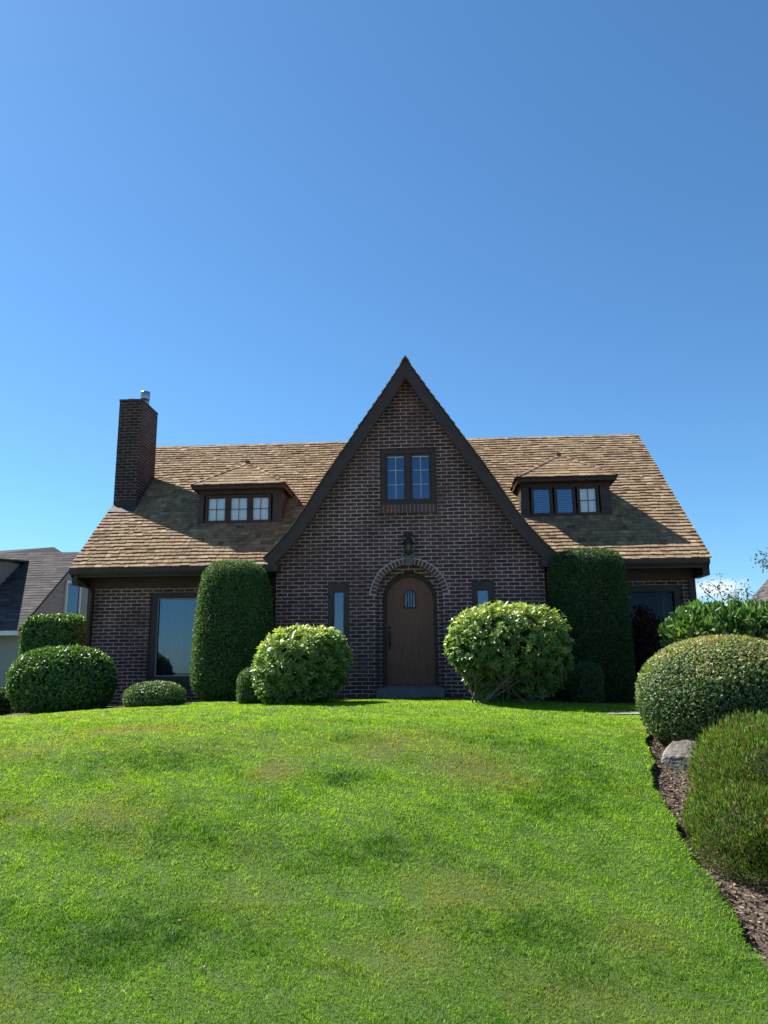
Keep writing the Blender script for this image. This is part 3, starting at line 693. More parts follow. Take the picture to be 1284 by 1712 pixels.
# hipped dormers
def dormer(xc, hw, glass, shades, lab):
    yf, ze = 1.43, 4.10
    b = MB()
    x0, x1 = xc - hw, xc + hw
    yb_ = .3 + (ze - 2.37) / SL
    zb = roof_z(yf) - .02
    gz0, gz1 = glass[0][2], glass[0][3]
    # front boarding round the windows
    gx0 = glass[0][0] - .09; gx1 = glass[2][1] + .09; ga, gb = gz0 - .075, gz1 + .075
    b.box(x0, gx0, yf, yf + .05, zb, ze); b.box(gx1, x1, yf, yf + .05, zb, ze)
    b.box(gx0, gx1, yf, yf + .05, gb, ze); b.box(gx0, gx1, yf, yf + .05, zb - .0, ga)
    b.box(x0 - .012, gx0 - .004, yf - .014, yf - .001, zb + .02, zb + .36); b.box(gx1 + .004, x1 + .012, yf - .014, yf - .001, zb + .02, zb + .36)
    for sx in (x0, x1 - .05):                                # cheeks
        b.hexa([(sx, yf + .051, zb), (sx + .05, yf + .051, zb), (sx + .05, yf + .051, ze), (sx, yf + .051, ze), (sx, yb_, ze - .05), (sx + .05, yb_, ze - .05), (sx + .05, yb_, ze), (sx, yb_, ze)])
    d = b.build('dormer', M['trim'], house)
    if lab: d['label'] = lab
    # roof
    b = MB(); hx = hw + .10; ye = 1.16; zt = 4.76; yp = ye + .80
    E0, E1, Pk = Vector((xc - hx, ye, ze + .03)), Vector((xc + hx, ye, ze + .03)), Vector((xc, yp, zt))
    yr = .3 + (zt - 2.37) / SL; ys = .3 + (ze + .03 - 2.37) / SL
    S0, S1, Rr = Vector((xc - hx, ys, ze + .03)), Vector((xc + hx, ys, ze + .03)), Vector((xc, yr + .1, zt))
    dn = Vector((0, 0, -.035))
    for tri in ((E0, E1, Pk), (E0, Pk, Rr, S0), (E1, S1, Rr, Pk)):
        n_ = len(tri); vs = list(tri) + [p + dn for p in tri]
        b.add(vs, [tuple(range(n_)), tuple(range(n_, 2 * n_))[::-1]] + [(i, (i + 1) % n_, n_ + (i + 1) % n_, n_ + i) for i in range(n_)], mat=1)
    fv = (Pk - (E0 + E1) / 2); fl = fv.length; fd = fv.normalized(); fn = Vector((0, -fd.z, fd.y)); mid = (E0 + E1) / 2
    courses(b, lambda uu, v: mid + Vector((uu, 0, 0)) + fd * (v - .02) + fn * .004, lambda v: fn, lambda v: (-hx * (1 - v / fl), hx * (1 - v / fl)), fl, .125, .016, .08, .22)
    for sg, A, S in ((-1, E0, S0), (1, E1, S1)):             # side slopes, courses running along y
        sd = Vector((-sg * hx, 0, zt - ze - .03)); ll = sd.length; sd.normalize(); sn = Vector((sg * sd.z, 0, abs(sd.x)))
        courses(b, lambda uu, v: Vector((A.x, uu, A.z)) + sd * (v - .02) + sn * .004, lambda v: sn,
                lambda v: (ye + (yp - ye) * v / ll, ys + (yr - ys) * v / ll), ll, .125, .016, .08, .22)
    dr = b.build('dormer_roof', [M['cedar'], M['cedar_under']], d)
    b = MB()
    for A, Bp in ((E0, Pk), (E1, Pk), (Pk, Rr)):
        dd = Bp - A; n_ = max(3, int(dd.length / .16)); up = Vector((0, 0, 1)); side = dd.cross(up).normalized()
        for i in range(n_):
            p = A + dd * (i / n_); q = A + dd * min(1.0, (i + 1.1) / n_); l0, l1 = up * .035, up * .018
            for s_ in (-1, 1):
                w_ = side * s_ * .055 - up * .025
                b.hexa([p + l0 - up * .012, p + l0 + w_ - up * .012, q + l1 + w_ - up * .012, q + l1 - up * .012, p + l0, p + l0 + w_, q + l1 + w_, q + l1])
    b.box(xc - .05, xc + .05, yp - .05, yp + .06, zt + .0, zt + .065, bev=.012)
    b.build('ridge_cap', M['cedar'], d)
    b = MB()                                                 # boxed eave and fascia
    b.box(xc - hx + .01, xc + hx - .01, ye + .02, ye + .045, ze - .055, ze + .0); b.box(xc - hx + .01, xc - hx + .035, ye + .046, ys, ze - .055, ze + .0); b.box(xc + hx - .035, xc + hx - .01, ye + .046, ys, ze - .055, ze + .0)
    b.box(xc - hx + .036, xc + hx - .036, ye + .046, yf - .002, ze - .045, ze - .025)
    b.box(xc - hw - .005, xc + hw + .005, yf - .02, yf - .002, ze - .12, ze - .047)
    b.build('fascia', M['trim'], d)
    b = MB(); b.box(x0 - .03, x1 + .03, yf - .05, yf - .016, ga - .075, ga - .03); b.build('sill', M['trim'], d)
    for (a, c, z0, z1), sh in zip(glass, shades):
        b = MB(); frame_mb(b, a - .055, c + .055, yf - .012, yf + .045, z0 - .06, z1 + .06, .04, .05, .05); 
        frame_mb(b, a - .0145, c + .0145, yf + .005, yf + .04, z0 - .009, z1 + .009, .0145, .009, .009)
        b.build('window_frame', M['trim'], d)
        if sh != 'blind' :
            b = MB(); xm_, zm_ = (a + c) / 2, (z0 + z1) / 2
            b.box(xm_ - .006, xm_ + .006, yf + .008, yf + .018, z0, z1); b.box(a, xm_ - .006, yf + .008, yf + .018, zm_ - .006, zm_ + .006); b.box(xm_ + .006, c, yf + .008, yf + .018, zm_ - .006, zm_ + .006)
            b.build('muntin', M['trim'], d)
        pane_box('pane', a, c, yf + .022, z0, z1, M['clear_glass'] if sh != 'blind' else M['glass'], d)
        if sh == 'blind':
            b = MB(); n_ = 13
            for k in range(n_):
                z = z0 + (z1 - z0) * (k + .3) / n_
                b.hexa([(a, yf + .045, z), (c, yf + .045, z), (c, yf + .062, z + .020), (a, yf + .062, z + .020), (a, yf + .047, z - .002), (c, yf + .047, z - .002), (c, yf + .064, z + .018), (a, yf + .064, z + .018)])
            b.build('blind', M['blind'], d)
        else: curtain('curtain', a - .02, c + .02, yf + .055, z0 - .02, z1 + .02, M['curtain'], d, .004, .05)
        b = MB(); b.box(a - .03, c + .03, yf + .12, yf + .14, z0 - .03, z1 + .03); b.build('room_shade', M['dark_room'], d)
dormer(-3.44, .85, [(-4.095, -3.755, 3.44, 3.90), (-3.635, -3.30, 3.44, 3.90), (-3.18, -2.865, 3.44, 3.90)], ('w', 'w', 'w'), 'hipped dormer with three white curtained windows')
dormer(3.07, .87, [(2.45, 2.76, 3.46, 3.935), (2.91, 3.205, 3.46, 3.935), (3.355, 3.66, 3.46, 3.935)], ('blind', 'blind', 'w'), 'hipped dormer with two slatted blinds and one white window')

# lantern above the keystone
b = MB()
b.tube([(0, .0, 2.80), (0, -.07, 2.84), (0, -.15, 2.80), (0, -.15, 2.745)], .012, 8)
b.box(-.05, .05, -.012, -.001, 2.70, 2.86, bev=.004)
for sg in (-1, 1):
    b.tube([(sg * (.03 + .17 * t), -.015, 2.80 + .045 * math.sin(t * 7) - .1 * t * t) for t in np.linspace(0, 1, 12)], [.009 * (1 - .5 * t) for t in np.linspace(0, 1, 12)], 6)
for a in range(6):
    t = a * math.pi / 3; b.tube([(.075 * math.cos(t), -.15 + .075 * math.sin(t), 2.66), (.055 * math.cos(t), -.15 + .055 * math.sin(t), 2.47)], .006, 5)
b.tube([(0, -.15, 2.655), (0, -.15, 2.67), (0, -.15, 2.72), (0, -.15, 2.75)], [.105, .10, .05, .015], 12)
b.tube([(0, -.15, 2.475), (0, -.15, 2.455), (0, -.15, 2.43)], [.06, .055, .012], 12)
lan = b.build('wall_lantern', M['iron'], house)
b = MB(); b.tube([(0, -.15, 2.475), (0, -.15, 2.655)], [.05, .068], 12); b.build('lantern_glass', M['lantern_glass'], lan)

# ---------------------------------------------------------------- foliage
def unit(a): return a / np.maximum(np.linalg.norm(a, axis=-1, keepdims=True), 1e-9)
def sphere_dirs(n): 
    d = rng.normal(size=(n, 3)); return unit(d)
class Shape:
    """rounded solid: superellipsoid with soft lumps, taper and a flat foot"""
    def __init__(s, c, r, e=2.3, lump=.05, lf=2.2, taper=0.0, zmin=None, seed=0, eh=None):
        s.c = np.array(c, float); s.r = np.array(r, float); s.e = e; s.eh = eh or e; s.lump = lump; s.taper = taper; s.zmin = zmin
        g = np.random.default_rng(seed); s.k = g.normal(size=(9, 3)) * lf; s.p = g.uniform(0, 6.28, 9)
    def surf(s, d):
        a = np.abs(d / s.r) + 1e-9; hz = (a[:, 0] ** s.eh + a[:, 1] ** s.eh) ** (1 / s.eh); q = (hz ** s.e + a[:, 2] ** s.e) ** (-1 / s.e)
        lum = 1 + s.lump * (np.sin(d @ s.k.T + s.p).sum(-1) / 3.0)
        p = d * (q * lum)[:, None]
        k = hz ** (s.e - s.eh); n = unit(np.sign(d) * np.stack([k * a[:, 0] ** (s.eh - 1), k * a[:, 1] ** (s.eh - 1), a[:, 2] ** (s.e - 1)], -1) / s.r)
        if s.taper: f = 1 - s.taper * (p[:, 2] / s.r[2]); p = p * np.stack([f, f, np.ones_like(f)], -1)
        return s.c + p, n
    def core_mesh(s, k=.9, nu=28, nv=16):
        th = np.linspace(0, 2 * np.pi, nu, endpoint=False); ph = np.linspace(-np.pi / 2 + .02, np.pi / 2 - .02, nv)
        T, Pp = np.meshgrid(th, ph); d = np.stack([np.cos(Pp) * np.cos(T), np.cos(Pp) * np.sin(T), np.sin(Pp)], -1).reshape(-1, 3)
        p, _ = s.surf(d); p = s.c + (p - s.c) * k
        if s.zmin is not None: p[:, 2] = np.maximum(p[:, 2], s.zmin)
        i = np.arange((nv - 1) * nu); col = i % nu; row = i // nu
        F = np.stack([row * nu + col, row * nu + (col + 1) % nu, (row + 1) * nu + (col + 1) % nu, (row + 1) * nu + col], -1)
        return p, F

def leaves(P, D, Nn, Ln, W, tint, form='diamond', fold=.25, droop=0.0):
    """vectorised leaf blades; returns V, F(quads), tint"""
    n = len(P); D = unit(D); S = unit(np.cross(D, Nn)); U = np.cross(S, D)
    Ln = np.broadcast_to(Ln, (n,))[:, None]; W = np.broadcast_to(W, (n,))[:, None]
    if form == 'diamond':
        mid = P + D * Ln * .5
        V = np.stack([P, mid + S * W * .5 + U * W * fold, P + D * Ln - U * Ln * droop, mid - S * W * .5 + U * W * fold], 1)
        V = V.reshape(-1, 3); b = np.arange(n) * 4
        F = np.concatenate([np.stack([b, b + 1, b + 2], -1), np.stack([b, b + 2, b + 3], -1)])
        return V, F, np.repeat(tint, 4)
    a = P + D * Ln * .30; c = P + D * Ln * .72 - U * Ln * droop * .5
    V = np.stack([P, a + S * W * .42 + U * W * fold, c + S * W * .5 + U * W * fold, P + D * Ln - U * Ln * droop, c - S * W * .5 + U * W * fold, a - S * W * .42 + U * W * fold], 1).reshape(-1, 3)
    b = np.arange(n) * 6
    F = np.concatenate([np.stack([b, b + 1, b + 2, b + 3], -1), np.stack([b, b + 3, b + 4, b + 5], -1)])
    return V, F, np.repeat(tint, 6)

def shrub_mesh(name, shapes, leafm, n, L, W, depth=.10, form='diamond', out=.25, up=.2, rnd=.8, core=.9, parent=None, tmean=.5, tsd=.22, fold=.25, lj=.3, clump=0.0, holes=0.0, fuzz=0.0, tint_fn=None):
    Vs, Fs, Ts, Ms = [], [], [], []; base = 0
    areas = np.array([(s.r[0] * s.r[1] + s.r[1] * s.r[2] + s.r[0] * s.r[2]) for s in shapes]); cnt = (n * areas / areas.sum()).astype(int)
    for s, m_ in zip(shapes, cnt):
        # area-even sampling by rejection on the stretched sphere
        d = unit(sphere_dirs(m_) * s.r)
        p, nn = s.surf(d)
        if s.e > 3:      # box-like: spread along the flat faces
            q = rng.uniform(-1, 1, (m_, 3)); ax = rng.choice(3, m_, p=np.array([s.r[1] * s.r[2], s.r[0] * s.r[2], s.r[0] * s.r[1]]) / (s.r[1] * s.r[2] + s.r[0] * s.r[2] + s.r[0] * s.r[1]))
            q[np.arange(m_), ax] = rng.choice([-1, 1], m_); p, nn = s.surf(unit(q * s.r))
        k = 1 - depth * rng.random(m_) ** 1.5 + fuzz * np.abs(rng.normal(size=m_))
        if holes > 0:
            h = np.sin(p @ (s.k[:3].T * 2.6) + s.p[:3]).sum(-1); k = k - holes * np.clip(h - .6, 0, 1.5) * .5
        p = s.c + (p - s.c) * k[:, None]
        if clump > 0: p = p + clump * np.sin(p @ rng.normal(size=(3, 3)) * 14)
        keep = np.ones(m_, bool)
        if s.zmin is not None: keep &= p[:, 2] > s.zmin - .02
        p, nn, k = p[keep], nn[keep], k[keep]; m2 = len(p)
        D = nn * out + np.array([0, 0, up]) + rng.normal(size=(m2, 3)) * rnd * .6
        Nn = nn * 1.15 + np.array([0, 0, .25]) + rng.normal(size=(m2, 3)) * .42
        t = np.clip(rng.normal(tmean, tsd, m2), 0, 1)
        if tint_fn is not None: t = np.clip(t + tint_fn(p), 0, 1)
        V, F, T = leaves(p - unit(D) * L * .35, D, Nn, L * (1 + lj * rng.normal(size=m2)).clip(.4, 1.8), W * (1 + lj * rng.normal(size=m2)).clip(.5, 1.6), t, form, fold)
        Vs.append(V); Fs.append(F + base); Ts.append(T); Ms.append(np.zeros(len(F))); base += len(V)
    kf = Fs[0].shape[1]
    cV, cF = [], []
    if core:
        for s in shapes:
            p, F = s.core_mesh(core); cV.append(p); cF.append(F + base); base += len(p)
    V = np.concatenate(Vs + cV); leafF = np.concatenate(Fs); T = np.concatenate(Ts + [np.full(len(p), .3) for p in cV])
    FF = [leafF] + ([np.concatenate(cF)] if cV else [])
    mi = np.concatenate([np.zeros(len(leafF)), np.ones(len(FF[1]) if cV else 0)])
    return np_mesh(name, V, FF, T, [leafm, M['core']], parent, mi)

tz = lambda x, y: float(terrain(x, y))
# --- clipped conical yews either side of the gable
def yew(cx, cy, rx, ry, top, seed, label, tap, ev, tm):
    z0 = tz(cx, cy); h = top - z0
    s = Shape((cx, cy, z0 + h * .5), (rx, ry, h * .5), ev, .016, 2.8, tap, z0 + .06, seed, 2.4)
    e = empty('clipped_yew', (cx, cy, z0)); tag(e, label, 'shrub', 'clipped yew columns beside the gable')
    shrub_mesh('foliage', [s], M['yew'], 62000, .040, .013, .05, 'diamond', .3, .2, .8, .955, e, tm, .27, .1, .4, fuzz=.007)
    b = MB(); b.tube([(cx, cy, z0 - .1), (cx + .02, cy, z0 + .5), (cx, cy, z0 + 1.2)], [.09, .08, .05], 8); b.build('trunk', M['bark'], e)
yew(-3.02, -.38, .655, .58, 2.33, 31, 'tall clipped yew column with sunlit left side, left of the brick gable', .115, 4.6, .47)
yew(3.03, -.3, .655, .60, 2.41, 32, 'tall clipped yew column wholly in shade, right of the gable and the round broad-leaved shrub', .03, 7.0, .16)  # darker leaf tint puts the shade into this yew's colour

# --- rhododendrons: rosettes of long leaves on visible stems
def rosette_mesh(name, shapes, nros, parent, L=.115, W=.036, tmean=.45, depth=.22, zcut=None, core=.66, tint_fn=None):
    Vs, Fs, Ts = [], [], []; base = 0
    ar = np.array([s.r[0] * s.r[2] for s in shapes]); cnt = (nros * ar / ar.sum()).astype(int)
    for s, m_ in zip(shapes, cnt):
        p, nn = s.surf(unit(sphere_dirs(m_) * s.r)); k = 1 - depth * rng.random(m_) ** 1.3 + .03 * rng.normal(size=m_); p = s.c + (p - s.c) * k[:, None]
        keep = p[:, 2] > (s.zmin if s.zmin is not None else -9); p, nn = p[keep], nn[keep]; m2 = len(p)
        ax = unit(nn * .75 + np.array([0, 0, .55]) + rng.normal(size=(m2, 3)) * .28)
        a = unit(np.cross(ax, rng.normal(size=(m2, 3)))); b_ = np.cross(ax, a)
        tt = np.clip(rng.normal(tmean, .16, m2) + .34 * np.clip((p[:, 2] - s.c[2]) / s.r[2], -.5, 1), 0, 1)  # upper whorls tinted paler, putting their sunlit look into the colour
        if tint_fn is not None: tt = np.clip(tt + tint_fn(p), 0, 1)
        for j in range(8):
            th = j * 2.399 + rng.normal(size=m2) * .2
            rad = a * np.cos(th)[:, None] + b_ * np.sin(th)[:, None]
            lift = (.25 + .85 * (j / 8) + .15 * rng.normal(size=m2))[:, None]
            D = unit(rad + ax * lift)
            Nn = ax - rad * .3
            V, F, T = leaves(p + rad * .008, D, Nn, L * rng.uniform(.65, 1.2, m2), W * rng.uniform(.75, 1.2, m2), np.clip(tt + .10 * (j / 8 - .5) + rng.normal(size=m2) * .08, 0, 1), 'oval', .12, .10)
            Vs.append(V); Fs.append(F + base); Ts.append(T); base += len(V)
    cV, cF = [], []
    if core:
        for s in shapes:
            p, F = s.core_mesh(core); cV.append(p); cF.append(F + base); base += len(p)
    lf = np.concatenate(Fs); nc = sum(len(f) for f in cF)
    return np_mesh(name, np.concatenate(Vs + cV), [lf] + ([np.concatenate(cF)] if cV else []), np.concatenate(Ts + [np.full(len(p), .3) for p in cV]), [M['rhodo'], M['core']], parent,
                   np.concatenate([np.zeros(len(lf)), np.ones(nc)]))

def stem_mesh(name, base, targets, parent, r0=.022):
    for k, (t, r) in enumerate(targets):
        b = MB(); p0 = Vector(base[k % len(base)]); p1 = Vector(t); mid = (p0 + p1) / 2 + Vector((random.uniform(-.12, .12), random.uniform(-.08, .08), random.uniform(-.12, .0)))
        pts = [];
        for q in np.linspace(0, 1, 9):
            pt = p0 * (1 - q) ** 2 + mid * 2 * q * (1 - q) + p1 * q * q
            pts.append(pt + Vector((math.sin(q * 9 + k) * .02, math.cos(q * 7 + k) * .02, 0)))
        b.tube(pts, [r * (1 - .6 * q) for q in np.linspace(0, 1, 9)], 6)
        for j in (4, 5, 6):                                   # side twigs
            d = Vector((random.uniform(-1, 1), random.uniform(-.6, .3), random.uniform(.5, 1.1))) * .22
            b.tube([pts[j], pts[j] + d * .5 + Vector((.02, 0, .0)), pts[j] + d], [r * .45, r * .35, r * .2], 5)
        b.build(name, M['bark'], parent)

def sh(x, y, z, rx, ry, rz, e, lump, lf, zmin, seed): return Shape((x, y, z), (rx, ry, rz), e, lump, lf, 0, zmin, seed)
gy_ = -2.0; g0 = tz(-1.5, gy_)
e = empty('rhododendron', (-1.5, gy_, g0)); tag(e, 'rounded rhododendron with pale upright leaf whorls, below the narrow window left of the door', 'shrub', 'rhododendrons flanking the door')
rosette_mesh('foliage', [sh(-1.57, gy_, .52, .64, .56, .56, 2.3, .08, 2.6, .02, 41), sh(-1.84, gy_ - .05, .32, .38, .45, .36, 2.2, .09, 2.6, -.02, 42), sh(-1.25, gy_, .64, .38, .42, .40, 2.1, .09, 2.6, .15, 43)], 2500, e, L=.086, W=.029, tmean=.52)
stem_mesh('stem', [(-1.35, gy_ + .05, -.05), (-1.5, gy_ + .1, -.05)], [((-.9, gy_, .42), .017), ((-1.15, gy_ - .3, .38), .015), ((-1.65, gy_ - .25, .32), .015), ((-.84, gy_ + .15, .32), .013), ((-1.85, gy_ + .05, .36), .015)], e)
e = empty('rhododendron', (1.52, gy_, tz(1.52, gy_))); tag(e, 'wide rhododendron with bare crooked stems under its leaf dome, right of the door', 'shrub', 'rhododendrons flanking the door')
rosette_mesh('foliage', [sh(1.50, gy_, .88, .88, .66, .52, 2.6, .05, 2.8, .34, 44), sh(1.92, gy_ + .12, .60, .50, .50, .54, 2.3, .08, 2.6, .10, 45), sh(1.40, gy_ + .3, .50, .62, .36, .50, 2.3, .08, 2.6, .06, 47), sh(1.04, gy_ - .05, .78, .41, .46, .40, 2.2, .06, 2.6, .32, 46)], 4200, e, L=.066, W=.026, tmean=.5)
stem_mesh('stem', [(1.02, gy_ - .2, -.07), (1.4, gy_, -.07), (1.8, gy_ + .05, -.09), (.95, gy_ - .15, -.05)],
          [((1.62, gy_ - .32, .55), .020), ((.84, gy_ - .28, .5), .014), ((1.12, gy_ - .38, .52), .016), ((.98, gy_ - .38, .5), .015), ((2.02, gy_ - .28, .5), .016), ((1.42, gy_ - .38, .48), .015), ((2.16, gy_ - .12, .45), .014), ((1.76, gy_ - .32, .5), .015), ((.75, gy_ - .22, .45), .012),
           ((1.3, gy_ - .4, .46), .013), ((1.9, gy_ - .35, .46), .013)], e)

# --- other clipped shrubs near the house
def clipped(name, shapes, label, leafm, n, L, W, group=None, **kw):
    s = shapes[0]; e = empty(name, (s.c[0], s.c[1], tz(s.c[0], s.c[1]))); tag(e, label, 'shrub' if 'hedge' not in name else 'hedge', group)
    shrub_mesh('foliage', shapes, leafm, n, L, W, parent=e, **kw)
    b = MB()
    for k in range(3):
        x, y = s.c[0] + random.uniform(-.15, .15) * s.r[0], s.c[1] + random.uniform(-.1, .1); z = tz(x, y)
        b.tube([(x, y, z - .1), (x + .03, y, z + .1), (x + random.uniform(-.1, .1), y, s.c[2])], [.03, .025, .015], 6)
    b.build('stem', M['bark'], e)
    return e
z = tz(-5.9, -.5)
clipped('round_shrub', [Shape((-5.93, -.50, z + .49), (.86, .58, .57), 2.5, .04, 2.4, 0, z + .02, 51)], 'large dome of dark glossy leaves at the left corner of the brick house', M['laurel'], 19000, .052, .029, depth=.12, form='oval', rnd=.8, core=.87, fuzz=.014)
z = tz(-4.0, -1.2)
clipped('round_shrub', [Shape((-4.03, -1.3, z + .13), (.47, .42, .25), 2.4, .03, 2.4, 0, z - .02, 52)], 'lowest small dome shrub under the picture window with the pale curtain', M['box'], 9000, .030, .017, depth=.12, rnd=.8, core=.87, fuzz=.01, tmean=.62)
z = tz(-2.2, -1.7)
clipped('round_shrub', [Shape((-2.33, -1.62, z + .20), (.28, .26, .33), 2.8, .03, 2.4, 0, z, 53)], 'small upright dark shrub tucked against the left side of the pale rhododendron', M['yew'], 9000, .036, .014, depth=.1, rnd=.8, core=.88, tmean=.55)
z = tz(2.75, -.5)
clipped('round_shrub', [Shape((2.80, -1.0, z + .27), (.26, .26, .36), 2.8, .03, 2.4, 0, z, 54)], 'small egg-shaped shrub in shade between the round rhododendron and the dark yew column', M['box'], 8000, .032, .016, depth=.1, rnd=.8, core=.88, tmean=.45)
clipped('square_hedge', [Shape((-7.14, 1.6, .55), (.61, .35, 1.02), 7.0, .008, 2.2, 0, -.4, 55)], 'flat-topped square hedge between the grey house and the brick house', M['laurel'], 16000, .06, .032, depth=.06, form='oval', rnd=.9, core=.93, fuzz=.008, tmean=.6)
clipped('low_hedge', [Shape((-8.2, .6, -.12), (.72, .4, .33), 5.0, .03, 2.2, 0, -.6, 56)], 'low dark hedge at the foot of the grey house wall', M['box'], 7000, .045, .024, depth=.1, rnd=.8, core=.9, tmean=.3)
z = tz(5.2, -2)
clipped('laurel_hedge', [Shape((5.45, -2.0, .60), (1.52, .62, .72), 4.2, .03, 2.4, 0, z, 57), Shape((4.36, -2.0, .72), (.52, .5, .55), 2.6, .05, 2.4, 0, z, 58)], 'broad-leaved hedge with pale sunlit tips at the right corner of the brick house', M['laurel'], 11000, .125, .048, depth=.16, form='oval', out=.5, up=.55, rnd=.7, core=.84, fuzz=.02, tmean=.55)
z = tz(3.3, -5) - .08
clipped('mounded_shrub', [Shape((3.47, -4.98, .13), (.90, .84, .69), 2.05, .02, 2.2, 0, z + .02, 59)], 'smooth clipped mound of speckled small leaves tipped with orange, above the rock', M['variegated'], 40000, .032, .019, depth=.07, form='diamond', out=.2, up=.15, rnd=.9, core=.92, tmean=.38, tsd=.2, tint_fn=lambda p: .42 * np.clip((p[:, 2] - .35) / .5, -.6, 1) + .1 * wob(p[:, 0], p[:, 2] + p[:, 1], 1.2, 9, 4))  # leaf tint lightens with height, painting in the sunlit top
# heather: thousands of upright sprigs
z = tz(2.8, -7.9) - .08
e = empty('heather', (3.0, -7.8, z)); tag(e, 'sprawling bright green heather bush with brown gaps, nearest plant at the right edge', 'shrub')
hs = [Shape((3.14, -7.3, -.44), (.80, .85, .54), 2.05, .06, 3.0, 0, z - .02, 61), Shape((2.58, -7.6, -.66), (.36, .66, .33), 2.2, .08, 3.0, 0, z - .02, 62), Shape((3.3, -8.05, -.5), (.62, .6, .50), 2.2, .08, 3.0, 0, z - .02, 63)]
shrub_mesh('foliage', hs, M['heather'], 150000, .042, .0066, .30, 'diamond', .45, .95, .7, .58, e, .50, .33, .1, .4, holes=.3, fuzz=.035)
b = MB()
for k in range(40):
    s = hs[k % 3]; x, y = s.c[0] + random.uniform(-.3, .3), s.c[1] + random.uniform(-.3, .3)
    d = sphere_dirs(1)[0]; d[2] = abs(d[2]) * .7 + .1; p, _ = s.surf(unit(d[None, :])); p = p[0]
    b.tube([(x, y, z - .05), tuple((np.array([x, y, z]) * .5 + p * .5) + np.array([0, 0, .03])), tuple(s.c + (p - s.c) * .93)], [.008, .006, .003], 5)
b.build('stem', M['bark'], e)
# dark red-leaved bush by the right-hand picture window
z = tz(4.3, .2)
clipped('red_leaved_shrub', [Shape((4.22, .25, .75), (.30, .25, .62), 2.2, .16, 4, 0, z, 64), Shape((4.05, .1, 1.2), (.22, .2, .35), 2.0, .2, 4, 0, z, 65)], 'dark purple-leaved shrub in shade under the right-hand picture window', M['maple'], 2600, .07, .03, depth=.6, rnd=1.2, core=.0)

# thin tree behind the hedge, seen against the sky
def bare_tree(name, base, h, lean, label, seed, nl=500, spread=1.0):
    r_ = random.Random(seed); e = empty(name, base); tag(e, label, 'tree')
    trunk = MB(); tips = []
    def grow(p, d, r, l, lev):
        pts = [p]; q = p
        for k in range(4):
            d = (d + Vector((r_.uniform(-.25, .25), r_.uniform(-.25, .25), r_.uniform(-.08, .14)))).normalized(); q = q + d * l / 4; pts.append(q)
            if lev > 0: tips.append(q)
        trunk.tube(pts, [r * (1 - .13 * k) for k in range(5)], 6)
        if lev < 3:
            for k in range(3 if lev else 4):
                a = r_.uniform(0, 6.28); dd = (d + Vector((math.cos(a), math.sin(a), r_.uniform(-.05, .5))) * (.75 * spread)).normalized()
                grow(pts[r_.choice((2, 3, 4))], dd, r * .55, l * .62, lev + 1)
    grow(Vector(base), Vector(lean).normalized(), .05, h * .5, 0)
    trunk.build('trunk', M['bark'], e)
    P = np.array([tuple(t) for t in tips]); P = P[rng.integers(0, len(P), nl)] + rng.normal(size=(nl, 3)) * .09
    V, F, T = leaves(P, rng.normal(size=(nl, 3)) + [0, 0, .2], rng.normal(size=(nl, 3)), .085, .045, rng.random(nl), 'oval')
    np_mesh('crown', V, [F], T, M['tree_leaf'], e)
bare_tree('sparse_tree', (9.25, 9.0, -.2), 3.6, (.0, 0, 1), 'thin half-bare tree beside the cloud, left of the dark slate roof', 5, 420)
bare_tree('sparse_tree', (11.0, 10.5, -.2), 4.2, (-.02, 0, 1), 'leafy branch tips of a tree rising above the dark slate roof at the right edge', 8, 1200)

# ---------------------------------------------------------------- neighbours
def lap_siding(b, poly, fn, z0, z1, d0, d1, xr, step=.17):
    z = z0
    while z < z1 - .01:
        zt = min(z + step, z1); a, c = xr((z + zt) / 2)
        if c - a > .05:
            b.hexa([fn(a, z, d0), fn(c, z, d0), fn(c, zt, d0 - .012), fn(a, zt, d0 - .012), fn(a, z, d1), fn(c, z, d1), fn(c, zt, d1), fn(a, zt, d1)])
        z = zt
nh = empty('grey_house', (-12.5, 6.8, -.5)); tag(nh, 'grey-sided house with dark asphalt roof and white-framed window, left of the brick house', 'house')
NX = -9.25; ye_, ze_, yr_, zr_ = 3.95, 1.42, 7.1, 3.74; nsl = (zr_ - ze_) / (yr_ - ye_)
b = MB()                                                     # walls: front and right-hand gable in lap siding
lap_siding(b, None, lambda a, z, d: (a, 4.25 - d, z), -1.2, 1.5, .0, -.1, lambda z: (-18, NX - .12))
lap_siding(b, None, lambda a, z, d: (NX - .12 + d, a, z), -1.2, 3.45, .0, -.1, lambda z: (4.27 if z < 1.5 else ye_ + (z + .10 - ze_) / nsl, 9.93 if z < 1.5 else 2 * yr_ - ye_ - (z + .1 - ze_) / nsl))
b.box(-18, NX - .3, 9.8, 9.9, -1.2, 1.4); b.box(-18, -17.9, 4.3, 9.8, -1.2, 1.4)
b.build('wall', M['siding'], nh)
sv2 = Vector((0, yr_ - ye_, zr_ - ze_)); sl2 = sv2.length; v2 = sv2.normalized(); n2 = Vector((0, -v2.z, v2.y)); oo = Vector((0, ye_, ze_))
b = MB(); courses(b, lambda uu, v: oo + Vector((uu, 0, 0)) + v2 * v + n2 * .004, lambda v: n2, lambda v: (-18, NX), sl2, .13, .011, .25, .4, jit=.002, gap=.002)
b.prism([(ye_, ze_ - .06), (ye_, ze_), (yr_, zr_), (2 * yr_ - ye_, ze_), (2 * yr_ - ye_, ze_ - .06), (yr_, zr_ - .06)], YZ, -18, NX - .002)
nroof = b.build('roof', M['asphalt_shingle'], nh)
b = MB(); b.tube([(-10.05, 4.95, 2.05), (-10.05, 4.95, 2.30)], .035, 8); b.box(-10.10, -9.95, 4.88, 5.0, 2.06, 2.09); b.build('vent_pipe', M['iron'], nroof)
